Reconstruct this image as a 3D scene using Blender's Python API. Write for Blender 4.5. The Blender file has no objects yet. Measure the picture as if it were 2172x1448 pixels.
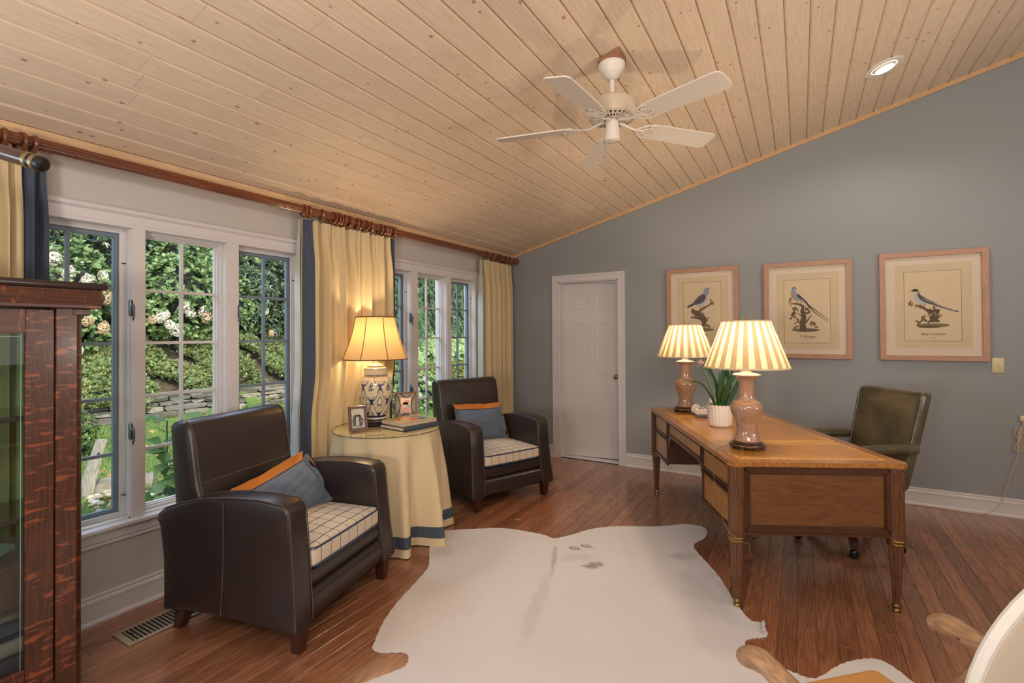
import bpy, bmesh, math, random
import numpy as np
from mathutils import Vector, Matrix, Euler
R = math.radians
sc = bpy.context.scene
col = sc.collection
rnd = random.Random(7)

# ------------------------------------------------------------------ camera
cam_d = bpy.data.cameras.new('camera'); cam = bpy.data.objects.new('camera', cam_d); col.objects.link(cam)
cam_d.sensor_width = 36.0; cam_d.lens = 1059.41 / 2172 * 36.0
cam_d.shift_x = 19.04 / 2172; cam_d.shift_y = -27.71 / 2172
cam_d.clip_start = 0.05; cam_d.clip_end = 200
_y, _p, _r = .537179, .010199, -.0064374
fw = Vector((-math.sin(_y)*math.cos(_p), math.cos(_y)*math.cos(_p), math.sin(_p)))
rt = Vector((math.cos(_y), math.sin(_y), 0)); up = rt.cross(fw)
Rx = rt*math.cos(_r) + up*math.sin(_r); Ux = up*math.cos(_r) - rt*math.sin(_r)
M = Matrix((Rx, Ux, -fw)).transposed().to_4x4(); M.translation = Vector((3.08184, -5.36592, 1.45))
cam.matrix_world = M
sc.camera = cam
# ------------------------------------------------------------------ world, sun, lights, exposure
sc.view_settings.view_transform = 'Standard'; sc.view_settings.look = 'None'
sc.view_settings.exposure = -0.28; sc.view_settings.gamma = 1.0; sc.view_settings.use_curve_mapping = False
w = bpy.data.worlds.new('world'); sc.world = w; w.use_nodes = True
nt = w.node_tree; nt.nodes.clear()
sky = nt.nodes.new('ShaderNodeTexSky'); sky.sky_type = 'NISHITA'; sky.sun_disc = False
sky.sun_elevation = R(48); sky.sun_rotation = R(120); sky.air_density = 1.0; sky.dust_density = 1.5
bg = nt.nodes.new('ShaderNodeBackground'); bg.inputs[1].default_value = 0.55
wo = nt.nodes.new('ShaderNodeOutputWorld')
nt.links.new(sky.outputs[0], bg.inputs[0]); nt.links.new(bg.outputs[0], wo.inputs[0])
def lamp(name, kind, loc, energy, color, rot=None, **k):
    d = bpy.data.lights.new(name, kind); d.energy = energy; d.color = color
    for a, b in k.items(): setattr(d, a, b)
    o = bpy.data.objects.new(name, d); col.objects.link(o); o.location = loc
    if rot: o.rotation_euler = rot
    return o
def aim(o, t):
    o.rotation_euler = (Vector(t) - o.location).to_track_quat('-Z', 'Y').to_euler()
sun = lamp('sun', 'SUN', (20, -8, 25), 6.2, (1, .93, .80), angle=R(1.0)); aim(sun, (-9, 3, 0))
# unseen area lights added to brighten the room, without fixtures of their own
L1 = lamp('room_fill', 'AREA', (4.3, -6.6, 3.30), 112, (1, .93, .87), shape='RECTANGLE', size=2.4, size_y=.9); aim(L1, (2.0, -1.5, .9))  # added broad fill, high up behind the camera
L2 = lamp('window_light', 'AREA', (5.8, -3.6, 1.9), 20, (1, .93, .88), shape='RECTANGLE', size=2.4, size_y=1.6); aim(L2, (1.4, -3.2, 1.0))  # added fill from the right; that wall has no window
L3 = lamp('ceiling_fill', 'AREA', (2.4, -6.5, 1.3), 64, (1, .92, .84), shape='DISK', size=.6); aim(L3, (2.3, -4.6, 3.2))  # added to brighten the ceiling from below; no lamp stands here
L4 = lamp('ceiling_fill', 'AREA', (5.6, -2.6, 1.3), 34, (1, .92, .84), shape='DISK', size=.6); aim(L4, (4.2, -2.6, 3.4))  # second added ceiling brightener, out of view on the right
L5 = lamp('daylight_fill', 'AREA', (-1.15, -3.8, 2.95), 70, (.72, .85, 1), shape='RECTANGLE', size=2.6, size_y=.9); aim(L5, (1.1, -3.7, .4))  # added outside above the near windows, stands in for the sky
L6 = lamp('daylight_fill', 'AREA', (-1.15, -1.5, 2.95), 52, (.72, .85, 1), shape='RECTANGLE', size=1.9, size_y=.9); aim(L6, (1.1, -1.5, .4))  # same added sky stand-in for the far window group
L7 = lamp('daylight_fill', 'AREA', (.06, -6.25, 1.45), 70, (.60, .80, 1), shape='RECTANGLE', size=1.2, size_y=1.5); aim(L7, (3.0, -4.9, .8))  # stands for unseen windows farther along the left wall
sc.cycles.max_bounces = 8; sc.cycles.diffuse_bounces = 4; sc.cycles.glossy_bounces = 4
sc.cycles.transmission_bounces = 6; sc.cycles.transparent_max_bounces = 10
sc.cycles.caustics_reflective = False; sc.cycles.caustics_refractive = False
sc.cycles.sample_clamp_indirect = 4.0

# ------------------------------------------------------------------ materials
def srgb(r, g, b):
    f = lambda c: (c/255/12.92 if c <= 10 else ((c/255+.055)/1.055)**2.4)
    return (f(r), f(g), f(b), 1)
MATS = {}
def new_mat(name):
    m = bpy.data.materials.new(name); m.use_nodes = True; MATS[name] = m
    return m, m.node_tree.nodes, m.node_tree.links, m.node_tree.nodes['Principled BSDF']
def mat(name, c, rough=.5, metal=0., spec=.5, coat=0., bump=0., bscale=200., vary=0., sheen=0., trans=0.):
    m, N, Lk, b = new_mat(name)
    c = c if len(c) == 4 else (*c, 1)
    b.inputs['Base Color'].default_value = c; b.inputs['Roughness'].default_value = rough
    b.inputs['Metallic'].default_value = metal; b.inputs['Specular IOR Level'].default_value = spec
    b.inputs['Coat Weight'].default_value = coat; b.inputs['Coat Roughness'].default_value = .12
    if sheen: b.inputs['Sheen Weight'].default_value = sheen
    tc = N.new('ShaderNodeTexCoord')
    if vary:
        n = N.new('ShaderNodeTexNoise'); n.inputs['Scale'].default_value = 7; n.inputs['Detail'].default_value = 5
        Lk.new(tc.outputs['Object'], n.inputs['Vector'])
        r = N.new('ShaderNodeValToRGB'); r.color_ramp.elements[0].position = .3; r.color_ramp.elements[1].position = .7
        r.color_ramp.elements[0].color = tuple(v*(1-vary) for v in c[:3]) + (1,)
        r.color_ramp.elements[1].color = tuple(min(1, v*(1+vary)) for v in c[:3]) + (1,)
        Lk.new(n.outputs[0], r.inputs[0]); Lk.new(r.outputs[0], b.inputs['Base Color'])
    if bump:
        n = N.new('ShaderNodeTexNoise'); n.inputs['Scale'].default_value = bscale; n.inputs['Detail'].default_value = 3
        Lk.new(tc.outputs['Object'], n.inputs['Vector'])
        bp = N.new('ShaderNodeBump'); bp.inputs['Strength'].default_value = bump; bp.inputs['Distance'].default_value = .002
        Lk.new(n.outputs[0], bp.inputs['Height']); Lk.new(bp.outputs[0], b.inputs['Normal'])
    return m
def wood(name, dark, light, axis=1, grain=14., stretch=12., rough=.35, coat=0., tone=.25, knots=0, knotc=(.12, .07, .04, 1), fleck=None, bump=.15, spec=.5, rings=.25, ringf=95):
    """grain runs along the object axis; every object gets its own shift and tone"""
    m, N, Lk, b = new_mat(name)
    tc = N.new('ShaderNodeTexCoord'); oi = N.new('ShaderNodeObjectInfo')
    sh = N.new('ShaderNodeVectorMath'); sh.operation = 'MULTIPLY_ADD'
    cb = N.new('ShaderNodeCombineXYZ')
    for i in range(3):
        mu = N.new('ShaderNodeMath'); mu.operation = 'MULTIPLY'; mu.inputs[1].default_value = (17.3, 31.7, 23.9)[i]
        Lk.new(oi.outputs['Random'], mu.inputs[0]); Lk.new(mu.outputs[0], cb.inputs[i])
    sh.inputs[1].default_value = (1, 1, 1); Lk.new(tc.outputs['Object'], sh.inputs[0]); Lk.new(cb.outputs[0], sh.inputs[2])
    mp = N.new('ShaderNodeMapping'); s = [grain]*3; s[axis] = grain/stretch; mp.inputs['Scale'].default_value = s
    Lk.new(sh.outputs[0], mp.inputs[0])
    n1 = N.new('ShaderNodeTexNoise'); n1.inputs['Scale'].default_value = .55; n1.inputs['Detail'].default_value = 2
    Lk.new(mp.outputs[0], n1.inputs['Vector'])
    # contour rings of a stretched noise give cathedral grain
    m1 = N.new('ShaderNodeMath'); m1.operation = 'MULTIPLY'; m1.inputs[1].default_value = ringf
    Lk.new(n1.outputs[0], m1.inputs[0])
    m2 = N.new('ShaderNodeMath'); m2.operation = 'SINE'; Lk.new(m1.outputs[0], m2.inputs[0])
    m3 = N.new('ShaderNodeMath'); m3.operation = 'MULTIPLY_ADD'; m3.inputs[1].default_value = .5; m3.inputs[2].default_value = .5
    Lk.new(m2.outputs[0], m3.inputs[0])
    n2 = N.new('ShaderNodeTexNoise'); n2.inputs['Scale'].default_value = 7; n2.inputs['Detail'].default_value = 6
    Lk.new(mp.outputs[0], n2.inputs['Vector'])
    mx = N.new('ShaderNodeMix'); mx.data_type = 'FLOAT'; mx.inputs[0].default_value = 1-rings
    Lk.new(m3.outputs[0], mx.inputs[2]); Lk.new(n2.outputs[0], mx.inputs[3])
    rp = N.new('ShaderNodeValToRGB'); rp.color_ramp.elements[0].color = dark; rp.color_ramp.elements[1].color = light
    rp.color_ramp.elements[0].position = .15; rp.color_ramp.elements[1].position = .75
    Lk.new(mx.outputs[0], rp.inputs[0]); out = rp.outputs[0]
    if fleck:
        mp2 = N.new('ShaderNodeMapping'); s = [16, 16, 16]; s[axis] = 62; s[0] = 10; mp2.inputs['Scale'].default_value = s
        mp2.inputs['Rotation'].default_value = (0.25, .0, 0)
        Lk.new(sh.outputs[0], mp2.inputs[0])
        n3 = N.new('ShaderNodeTexNoise'); n3.inputs['Scale'].default_value = .8; n3.inputs['Detail'].default_value = 2.5; n3.inputs['Distortion'].default_value = .6
        Lk.new(mp2.outputs[0], n3.inputs['Vector'])
        r2 = N.new('ShaderNodeValToRGB'); r2.color_ramp.elements[0].position = .56; r2.color_ramp.elements[1].position = .64
        Lk.new(n3.outputs[0], r2.inputs[0])
        m5 = N.new('ShaderNodeMix'); m5.data_type = 'RGBA'; m5.inputs[7].default_value = fleck
        m6 = N.new('ShaderNodeMath'); m6.operation = 'MULTIPLY'; m6.inputs[1].default_value = .75; Lk.new(r2.outputs[0], m6.inputs[0])
        Lk.new(m6.outputs[0], m5.inputs[0]); Lk.new(out, m5.inputs[6]); out = m5.outputs[2]
    if knots:
        mp3 = N.new('ShaderNodeMapping'); s = [knots]*3; s[axis] = knots*.7; mp3.inputs['Scale'].default_value = s
        Lk.new(sh.outputs[0], mp3.inputs[0])
        vo = N.new('ShaderNodeTexVoronoi'); vo.inputs['Scale'].default_value = 1; Lk.new(mp3.outputs[0], vo.inputs['Vector'])
        sp = N.new('ShaderNodeSeparateColor'); Lk.new(vo.outputs['Color'], sp.inputs[0])
        th = N.new('ShaderNodeMath'); th.operation = 'MULTIPLY'; th.inputs[1].default_value = .15; Lk.new(sp.outputs[0], th.inputs[0])
        th2 = N.new('ShaderNodeMath'); th2.operation = 'SUBTRACT'; th2.inputs[1].default_value = .02; Lk.new(th.outputs[0], th2.inputs[0])
        lt = N.new('ShaderNodeMapRange'); lt.inputs['To Min'].default_value = 1; lt.inputs['To Max'].default_value = 0
        Lk.new(vo.outputs['Distance'], lt.inputs['Value'])
        a1 = N.new('ShaderNodeMath'); a1.operation = 'ADD'; a1.inputs[1].default_value = .05; Lk.new(th2.outputs[0], a1.inputs[0])
        Lk.new(th2.outputs[0], lt.inputs['From Min']); Lk.new(a1.outputs[0], lt.inputs['From Max'])
        m7 = N.new('ShaderNodeMix'); m7.data_type = 'RGBA'; m7.inputs[7].default_value = knotc
        m8 = N.new('ShaderNodeMath'); m8.operation = 'MULTIPLY'; m8.inputs[1].default_value = .8; m8.use_clamp = True; Lk.new(lt.outputs[0], m8.inputs[0])
        Lk.new(m8.outputs[0], m7.inputs[0]); Lk.new(out, m7.inputs[6]); out = m7.outputs[2]
    hv = N.new('ShaderNodeHueSaturation')
    mr = N.new('ShaderNodeMapRange'); mr.inputs['To Min'].default_value = 1-tone; mr.inputs['To Max'].default_value = 1+tone
    Lk.new(oi.outputs['Random'], mr.inputs['Value']); Lk.new(mr.outputs[0], hv.inputs['Value']); Lk.new(out, hv.inputs['Color'])
    Lk.new(hv.outputs[0], b.inputs['Base Color'])
    b.inputs['Roughness'].default_value = rough; b.inputs['Coat Weight'].default_value = coat; b.inputs['Coat Roughness'].default_value = .15
    b.inputs['Specular IOR Level'].default_value = spec
    bp = N.new('ShaderNodeBump'); bp.inputs['Strength'].default_value = bump; bp.inputs['Distance'].default_value = .001
    Lk.new(n2.outputs[0], bp.inputs['Height']); Lk.new(bp.outputs[0], b.inputs['Normal'])
    return m
def plaid(name, base, line, p=.052, wdt=.0022, band=None):
    m, N, Lk, b = new_mat(name)
    tc = N.new('ShaderNodeTexCoord'); sx = N.new('ShaderNodeSeparateXYZ'); Lk.new(tc.outputs['Object'], sx.inputs[0])
    sn = N.new('ShaderNodeSeparateXYZ'); Lk.new(tc.outputs['Normal'], sn.inputs[0])
    acc = None
    for i in range(3):
        a = N.new('ShaderNodeMath'); a.operation = 'PINGPONG'; a.inputs[1].default_value = p/2
        off = N.new('ShaderNodeMath'); off.operation = 'ADD'; off.inputs[1].default_value = 10*p + .011
        Lk.new(sx.outputs[i], off.inputs[0]); Lk.new(off.outputs[0], a.inputs[0])
        l = N.new('ShaderNodeMath'); l.operation = 'LESS_THAN'; l.inputs[1].default_value = wdt*(.75 if i == 0 else .5); Lk.new(a.outputs[0], l.inputs[0])
        ab = N.new('ShaderNodeMath'); ab.operation = 'ABSOLUTE'; Lk.new(sn.outputs[i], ab.inputs[0])
        nl = N.new('ShaderNodeMath'); nl.operation = 'LESS_THAN'; nl.inputs[1].default_value = .80; Lk.new(ab.outputs[0], nl.inputs[0])
        mm = N.new('ShaderNodeMath'); mm.operation = 'MULTIPLY'; Lk.new(l.outputs[0], mm.inputs[0]); Lk.new(nl.outputs[0], mm.inputs[1])
        if acc is None: acc = mm.outputs[0]
        else:
            mxx = N.new('ShaderNodeMath'); mxx.operation = 'MAXIMUM'; Lk.new(acc, mxx.inputs[0]); Lk.new(mm.outputs[0], mxx.inputs[1]); acc = mxx.outputs[0]
    mix = N.new('ShaderNodeMix'); mix.data_type = 'RGBA'; mix.inputs[6].default_value = base; mix.inputs[7].default_value = line
    Lk.new(acc, mix.inputs[0]); Lk.new(mix.outputs[2], b.inputs['Base Color']); b.inputs['Roughness'].default_value = .9
    b.inputs['Specular IOR Level'].default_value = .15
    return m
def thin_glass(name, tint=(1, 1, 1, 1), refl=.08, rough=.0):
    m, N, Lk, b = new_mat(name); N.remove(b)
    t = N.new('ShaderNodeBsdfTransparent'); t.inputs[0].default_value = tint
    g = N.new('ShaderNodeBsdfGlossy'); g.inputs['Roughness'].default_value = rough
    f = N.new('ShaderNodeFresnel'); f.inputs[0].default_value = 1.45
    mul = N.new('ShaderNodeMath'); mul.operation = 'MULTIPLY'; mul.inputs[1].default_value = refl/.04; mul.use_clamp = True
    Lk.new(f.outputs[0], mul.inputs[0])
    ge = N.new('ShaderNodeNewGeometry'); iv = N.new('ShaderNodeMath'); iv.operation = 'SUBTRACT'; iv.inputs[0].default_value = 1; Lk.new(ge.outputs['Backfacing'], iv.inputs[1])
    m2 = N.new('ShaderNodeMath'); m2.operation = 'MULTIPLY'; Lk.new(mul.outputs[0], m2.inputs[0]); Lk.new(iv.outputs[0], m2.inputs[1]); mul = m2
    mx = N.new('ShaderNodeMixShader'); Lk.new(mul.outputs[0], mx.inputs[0]); Lk.new(t.outputs[0], mx.inputs[1]); Lk.new(g.outputs[0], mx.inputs[2])
    Lk.new(mx.outputs[0], N['Material Output'].inputs[0])
    return m
def cloth_trans(name, c, t=.4, rough=.9, tc=None):
    m, N, Lk, b = new_mat(name)
    b.inputs['Base Color'].default_value = c; b.inputs['Roughness'].default_value = rough; b.inputs['Specular IOR Level'].default_value = .1
    tr = N.new('ShaderNodeBsdfTranslucent'); tr.inputs[0].default_value = tc or c
    mx = N.new('ShaderNodeMixShader'); mx.inputs[0].default_value = t
    Lk.new(b.outputs[0], mx.inputs[1]); Lk.new(tr.outputs[0], mx.inputs[2]); Lk.new(mx.outputs[0], N['Material Output'].inputs[0])
    return m
def emis(name, c, s):
    m, N, Lk, b = new_mat(name); b.inputs['Base Color'].default_value = c
    b.inputs['Emission Color'].default_value = c; b.inputs['Emission Strength'].default_value = s
    return m
def vcol(name, rough=.5, coat=0., bump=0.):
    m, N, Lk, b = new_mat(name); a = N.new('ShaderNodeVertexColor'); a.layer_name = 'Col'
    Lk.new(a.outputs[0], b.inputs['Base Color']); b.inputs['Roughness'].default_value = rough; b.inputs['Coat Weight'].default_value = coat
    return m
def leaf_mat(name, cols, t=.35, rough=.45):
    m, N, Lk, b = new_mat(name); g = N.new('ShaderNodeNewGeometry'); r = N.new('ShaderNodeValToRGB')
    e = r.color_ramp.elements; e[0].color = cols[0]; e[1].color = cols[-1]
    for i, c in enumerate(cols[1:-1]):
        x = e.new((i+1)/(len(cols)-1)); x.color = c
    Lk.new(g.outputs['Random Per Island'], r.inputs[0]); Lk.new(r.outputs[0], b.inputs['Base Color'])
    b.inputs['Roughness'].default_value = rough
    tr = N.new('ShaderNodeBsdfTranslucent'); Lk.new(r.outputs[0], tr.inputs[0])
    mx = N.new('ShaderNodeMixShader'); mx.inputs[0].default_value = t
    Lk.new(b.outputs[0], mx.inputs[1]); Lk.new(tr.outputs[0], mx.inputs[2]); Lk.new(mx.outputs[0], N['Material Output'].inputs[0])
    return m

pine = wood('pine', srgb(218, 192, 162), srgb(236, 216, 190), axis=1, grain=22, stretch=18, rough=.55, tone=.05, knots=17, knotc=srgb(158, 124, 100), bump=.05, spec=.3, rings=.18)
pine_trim = wood('pine_trim', srgb(208, 166, 120), srgb(226, 188, 142), axis=1, grain=20, stretch=14, rough=.5, tone=.04, bump=.05)
oak_floor = wood('oak_floor', srgb(118, 74, 50), srgb(160, 108, 76), axis=1, grain=26, stretch=14, rough=.22, coat=.55, tone=.24, bump=.06, rings=.30, ringf=60)
oak_cab = wood('quartersawn_oak', srgb(50, 28, 19), srgb(96, 54, 34), axis=2, grain=26, stretch=12, rough=.35, coat=.3, tone=.08, fleck=srgb(158, 88, 50))
oak_cab_h = wood('quartersawn_oak_across', srgb(50, 28, 19), srgb(96, 54, 34), axis=1, grain=26, stretch=12, rough=.35, coat=.3, tone=.08, fleck=srgb(142, 80, 48))
cab_top = mat('dark_cabinet_top', srgb(52, 34, 32), .3, coat=.3)
walnut = wood('walnut', srgb(70, 42, 24), srgb(110, 70, 42), axis=2, grain=26, stretch=8, rough=.32, coat=.3, tone=.05)
walnut_panel = wood('walnut_panel', srgb(84, 52, 30), srgb(116, 76, 44), axis=0, grain=14, stretch=5, rings=.2, ringf=50, rough=.3, coat=.35, tone=.06)
walnut_front = wood('walnut_drawer', srgb(136, 94, 52), srgb(176, 130, 78), axis=1, grain=16, stretch=5, rings=.2, ringf=50, rough=.3, coat=.35, tone=.06)
walnut_dark = mat('walnut_dark', srgb(72, 42, 24), .35, coat=.3, vary=.2)
desk_leather = mat('tooled_desk_leather', srgb(190, 128, 54), .25, coat=.4, vary=.1)
gilt = mat('gilt_tooling', srgb(232, 196, 112), .3, metal=.3)
brass = mat('brass', srgb(150, 122, 72), .34, metal=1)
brass_old = mat('aged_brass', srgb(120, 104, 74), .35, metal=1)
steel = mat('grey_metal', srgb(120, 124, 130), .35, metal=.9)
leather = mat('brown_leather', srgb(46, 37, 37), .30, bump=.25, bscale=420, vary=.12, spec=.6)
leather_seam = mat('leather_seam', srgb(86, 66, 56), .5)
olive_leather = mat('olive_leather', srgb(86, 80, 60), .26, bump=.2, bscale=260, vary=.35, coat=.25)
leg_wood = mat('mahogany_leg', srgb(62, 30, 22), .3, coat=.4, vary=.15)
rod_wood = wood('fluted_rod_wood', srgb(86, 42, 24), srgb(140, 78, 46), axis=1, grain=30, stretch=20, rough=.32, coat=.35, tone=.08)
cream = cloth_trans('cream_linen', srgb(222, 202, 160), .18, tc=srgb(230, 205, 150))
cream_skirt = mat('cream_cotton', srgb(218, 198, 160), .9, bump=.15, bscale=600, spec=.1)
lining = cloth_trans('white_lining', srgb(225, 222, 214), .25)
blue_band = mat('slate_blue_linen', srgb(76, 84, 98), .85, bump=.2, bscale=500, spec=.15)
blue_linen = mat('blue_grey_linen', srgb(98, 110, 128), .85, bump=.25, bscale=500, vary=.06, spec=.15, sheen=.2)
orange_linen = mat('orange_linen', srgb(214, 134, 64), .85, bump=.2, bscale=400, vary=.06, spec=.15)
plaid_m = plaid('windowpane_check', srgb(214, 198, 176), srgb(52, 60, 86), p=.074, wdt=.0036)
piping_blue = mat('navy_piping', srgb(58, 72, 102), .8)
white_trim = mat('white_trim_paint', srgb(214, 209, 208), .35, spec=.4)
door_paint = mat('door_paint', srgb(212, 205, 200), .4, spec=.4)
wall_cream = mat('cream_wall_paint', srgb(196, 190, 184), .85, bump=.03, bscale=90)
wall_blue = mat('blue_grey_wall_paint', srgb(148, 151, 151), .8, bump=.03, bscale=90)
sash_blue = mat('grey_blue_sash', srgb(118, 132, 146), .4)
glass = thin_glass('window_glass', (.97, .99, .98, 1), .03)
pic_glass = thin_glass('picture_glass', (1, 1, 1, 1), .045)
cab_glass = thin_glass('cabinet_glass', (.86, .93, .90, 1), .06)
fan_white = mat('fan_white', srgb(226, 216, 202), .4)
fan_motor = mat('fan_cream', srgb(206, 190, 164), .4)
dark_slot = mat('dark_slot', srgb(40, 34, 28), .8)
black = mat('black_plastic', srgb(22, 22, 24), .4)
white_pl = mat('white_plastic', srgb(232, 226, 216), .35)
grey_pl = mat('grey_plastic', srgb(112, 112, 114), .45)
bulb_m = emis('warm_bulb', (1, .82, .55, 1), 14)
can_glow = emis('can_light_lens', (1, .95, .86, 1), 22)

# ------------------------------------------------------------------ geometry helpers
class G:
    """collects shapes; .obj() links them as ONE mesh object"""
    def __init__(s): s.v = []; s.f = []; s.mi = []
    def add(s, v, f, mi=0, mx=None):
        o = len(s.v)
        s.v += [tuple(mx @ Vector(p)) for p in v] if mx is not None else [tuple(p) for p in v]
        s.f += [tuple(i+o for i in q) for q in f]; s.mi += [mi]*len(f); return s
    def box(s, a, b, mi=0, mx=None):
        x0, y0, z0 = a; x1, y1, z1 = b
        v = [(x0,y0,z0),(x1,y0,z0),(x1,y1,z0),(x0,y1,z0),(x0,y0,z1),(x1,y0,z1),(x1,y1,z1),(x0,y1,z1)]
        return s.add(v, [(0,3,2,1),(4,5,6,7),(0,1,5,4),(1,2,6,5),(2,3,7,6),(3,0,4,7)], mi, mx)
    def rbox(s, a, b, r=.01, seg=2, mi=0, mx=None, warp=None):
        bm = bmesh.new(); bmesh.ops.create_cube(bm, size=1)
        sz = [b[i]-a[i] for i in range(3)]; c = [(a[i]+b[i])/2 for i in range(3)]
        for v in bm.verts: v.co = Vector([v.co[i]*sz[i]+c[i] for i in range(3)])
        bmesh.ops.bevel(bm, geom=bm.edges[:], offset=r, segments=seg, profile=.5, affect='EDGES')
        if warp:
            bmesh.ops.subdivide_edges(bm, edges=[e for e in bm.edges if e.calc_length() > max(sz)/5], cuts=4, use_grid_fill=True)
            for v in bm.verts: v.co = Vector(warp(*v.co))
        bm.verts.index_update()
        s.add([v.co[:] for v in bm.verts], [[v.index for v in f.verts] for f in bm.faces], mi, mx); bm.free(); return s
    def prism(s, pts, h0, h1, axis='z', mi=0, mx=None):
        n = len(pts)
        P = {'z': lambda p, h: (p[0], p[1], h), 'y': lambda p, h: (p[0], h, p[1]), 'x': lambda p, h: (h, p[0], p[1])}[axis]
        v = [P(p, h0) for p in pts] + [P(p, h1) for p in pts]
        f = [tuple(range(n))[::-1], tuple(range(n, 2*n))] + [(i, (i+1) % n, (i+1) % n+n, i+n) for i in range(n)]
        return s.add(v, f, mi, mx)
    def lathe(s, prof, seg=32, mi=0, mx=None, cap=True, rad=None):
        v = []; f = []; n = len(prof)
        for r, z in prof:
            for k in range(seg):
                a = 2*math.pi*k/seg; rr = r*(rad(a, z) if rad else 1)
                v.append((rr*math.cos(a), rr*math.sin(a), z))
        for i in range(n-1):
            for k in range(seg):
                k2 = (k+1) % seg; f.append((i*seg+k, i*seg+k2, (i+1)*seg+k2, (i+1)*seg+k))
        if cap:
            if prof[0][0] > 1e-4: f.append(tuple(range(seg))[::-1])
            if prof[-1][0] > 1e-4: f.append(tuple((n-1)*seg+k for k in range(seg)))
        return s.add(v, f, mi, mx)
    def cyl(s, p0, p1, r0, r1=None, seg=12, mi=0):
        return s.tube([p0, p1], [r0, r0 if r1 is None else r1], seg, mi)
    def tube(s, path, r, seg=8, mi=0, closed=False, flat=1.0):
        path = [Vector(p) for p in path]; n = len(path); rs = r if isinstance(r, (list, tuple)) else [r]*n
        v = []; f = []; nrm = None
        for i, p in enumerate(path):
            if closed: t = path[(i+1) % n] - path[i-1]
            else: t = path[min(i+1, n-1)] - path[max(i-1, 0)]
            t.normalize()
            if nrm is None:
                nrm = t.cross(Vector((0, 0, 1)));
                if nrm.length < .01: nrm = t.cross(Vector((0, 1, 0)))
            nrm = (nrm - t*nrm.dot(t)).normalized(); bn = t.cross(nrm)
            for k in range(seg):
                a = 2*math.pi*k/seg; v.append(p + nrm*(math.cos(a)*rs[i]) + bn*(math.sin(a)*rs[i]*flat))
        m = n if closed else n-1
        for i in range(m):
            j = (i+1) % n
            for k in range(seg):
                k2 = (k+1) % seg; f.append((i*seg+k, i*seg+k2, j*seg+k2, j*seg+k))
        if not closed: f += [tuple(range(seg))[::-1], tuple((n-1)*seg+k for k in range(seg))]
        return s.add(v, f, mi)
    def ring(s, c, nrm, R_, r, seg=28, sub=8, mi=0):
        q = Vector(nrm).to_track_quat('Z', 'Y')
        return s.tube([Vector(c) + q @ Vector((R_*math.cos(2*math.pi*k/seg), R_*math.sin(2*math.pi*k/seg), 0)) for k in range(seg)], r, sub, mi, closed=True)
    def ball(s, c, r, seg=12, mi=0, sc_=(1, 1, 1)):
        n = max(4, seg//2)
        return s.lathe([(r*math.sin(math.pi*i/n)+1e-5, -r*math.cos(math.pi*i/n)) for i in range(n+1)], seg, mi,
                       Matrix.Translation(c) @ Matrix.Diagonal((*sc_, 1)), cap=False)
    def sheet(s, fn, nu, nv, mi=0, cu=False):
        v = [fn(i/(nu if cu else nu-1), j/(nv-1)) for j in range(nv) for i in range(nu)]; f = []
        for j in range(nv-1):
            for i in range(nu if cu else nu-1):
                i2 = (i+1) % nu; f.append((j*nu+i, j*nu+i2, (j+1)*nu+i2, (j+1)*nu+i))
        return s.add(v, f, mi)
    def mesh(s, name, mats, smooth=35):
        me = bpy.data.meshes.new(name); me.from_pydata(s.v, [], s.f)
        for m in (mats if isinstance(mats, (list, tuple)) else [mats]): me.materials.append(m)
        if any(s.mi): me.polygons.foreach_set('material_index', s.mi)
        if smooth is not None:
            bm = bmesh.new(); bm.from_mesh(me); bmesh.ops.recalc_face_normals(bm, faces=bm.faces[:])
            th = R(smooth)
            for e in bm.edges: e.smooth = len(e.link_faces) == 2 and e.calc_face_angle(0) < th
            for f in bm.faces: f.smooth = True
            bm.to_mesh(me); bm.free()
        me.update(); return me
    def obj(s, name, mats, parent=None, smooth=35, loc=None, rot=None, label=None):
        o = bpy.data.objects.new(name, s.mesh(name, mats, smooth)); col.objects.link(o)
        if parent: o.parent = parent
        if loc is not None: o.location = loc
        if rot is not None: o.rotation_euler = rot
        if label: o['label'] = label
        return o
def thing(name, label, cat, loc=(0, 0, 0), rz=0., group=None):
    o = bpy.data.objects.new(name, None); col.objects.link(o); o.location = loc; o.rotation_euler = (0, 0, rz)
    o.empty_display_size = .1; o['label'] = label; o['category'] = cat
    if group: o['group'] = group
    return o
def tag(o, label, cat, group=None):
    o['label'] = label; o['category'] = cat
    if group: o['group'] = group
    return o
def struct(o): o['kind'] = 'structure'; return o
def sempty(name, loc=(0, 0, 0), rot=(0, 0, 0)):
    o = bpy.data.objects.new(name, None); col.objects.link(o); o.location = loc; o.rotation_euler = rot; o['kind'] = 'structure'; return o
def copy_tree(o, parent=None):
    c = o.copy(); col.objects.link(c)
    if parent: c.parent = parent
    for ch in list(o.children): copy_tree(ch, c)
    return c
def link(name, me, parent=None, loc=None, rot=None, scale=None):
    o = bpy.data.objects.new(name, me); col.objects.link(o)
    if parent: o.parent = parent
    if loc is not None: o.location = loc
    if rot is not None: o.rotation_euler = rot
    if scale is not None: o.scale = scale
    return o
def solidify(o, t, off=0): m = o.modifiers.new('thickness', 'SOLIDIFY'); m.thickness = t; m.offset = off; return o
def arc(cx, cy, r, a0, a1, n): return [(cx+r*math.cos(R(a0+(a1-a0)*i/n)), cy+r*math.sin(R(a0+(a1-a0)*i/n))) for i in range(n+1)]
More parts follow.
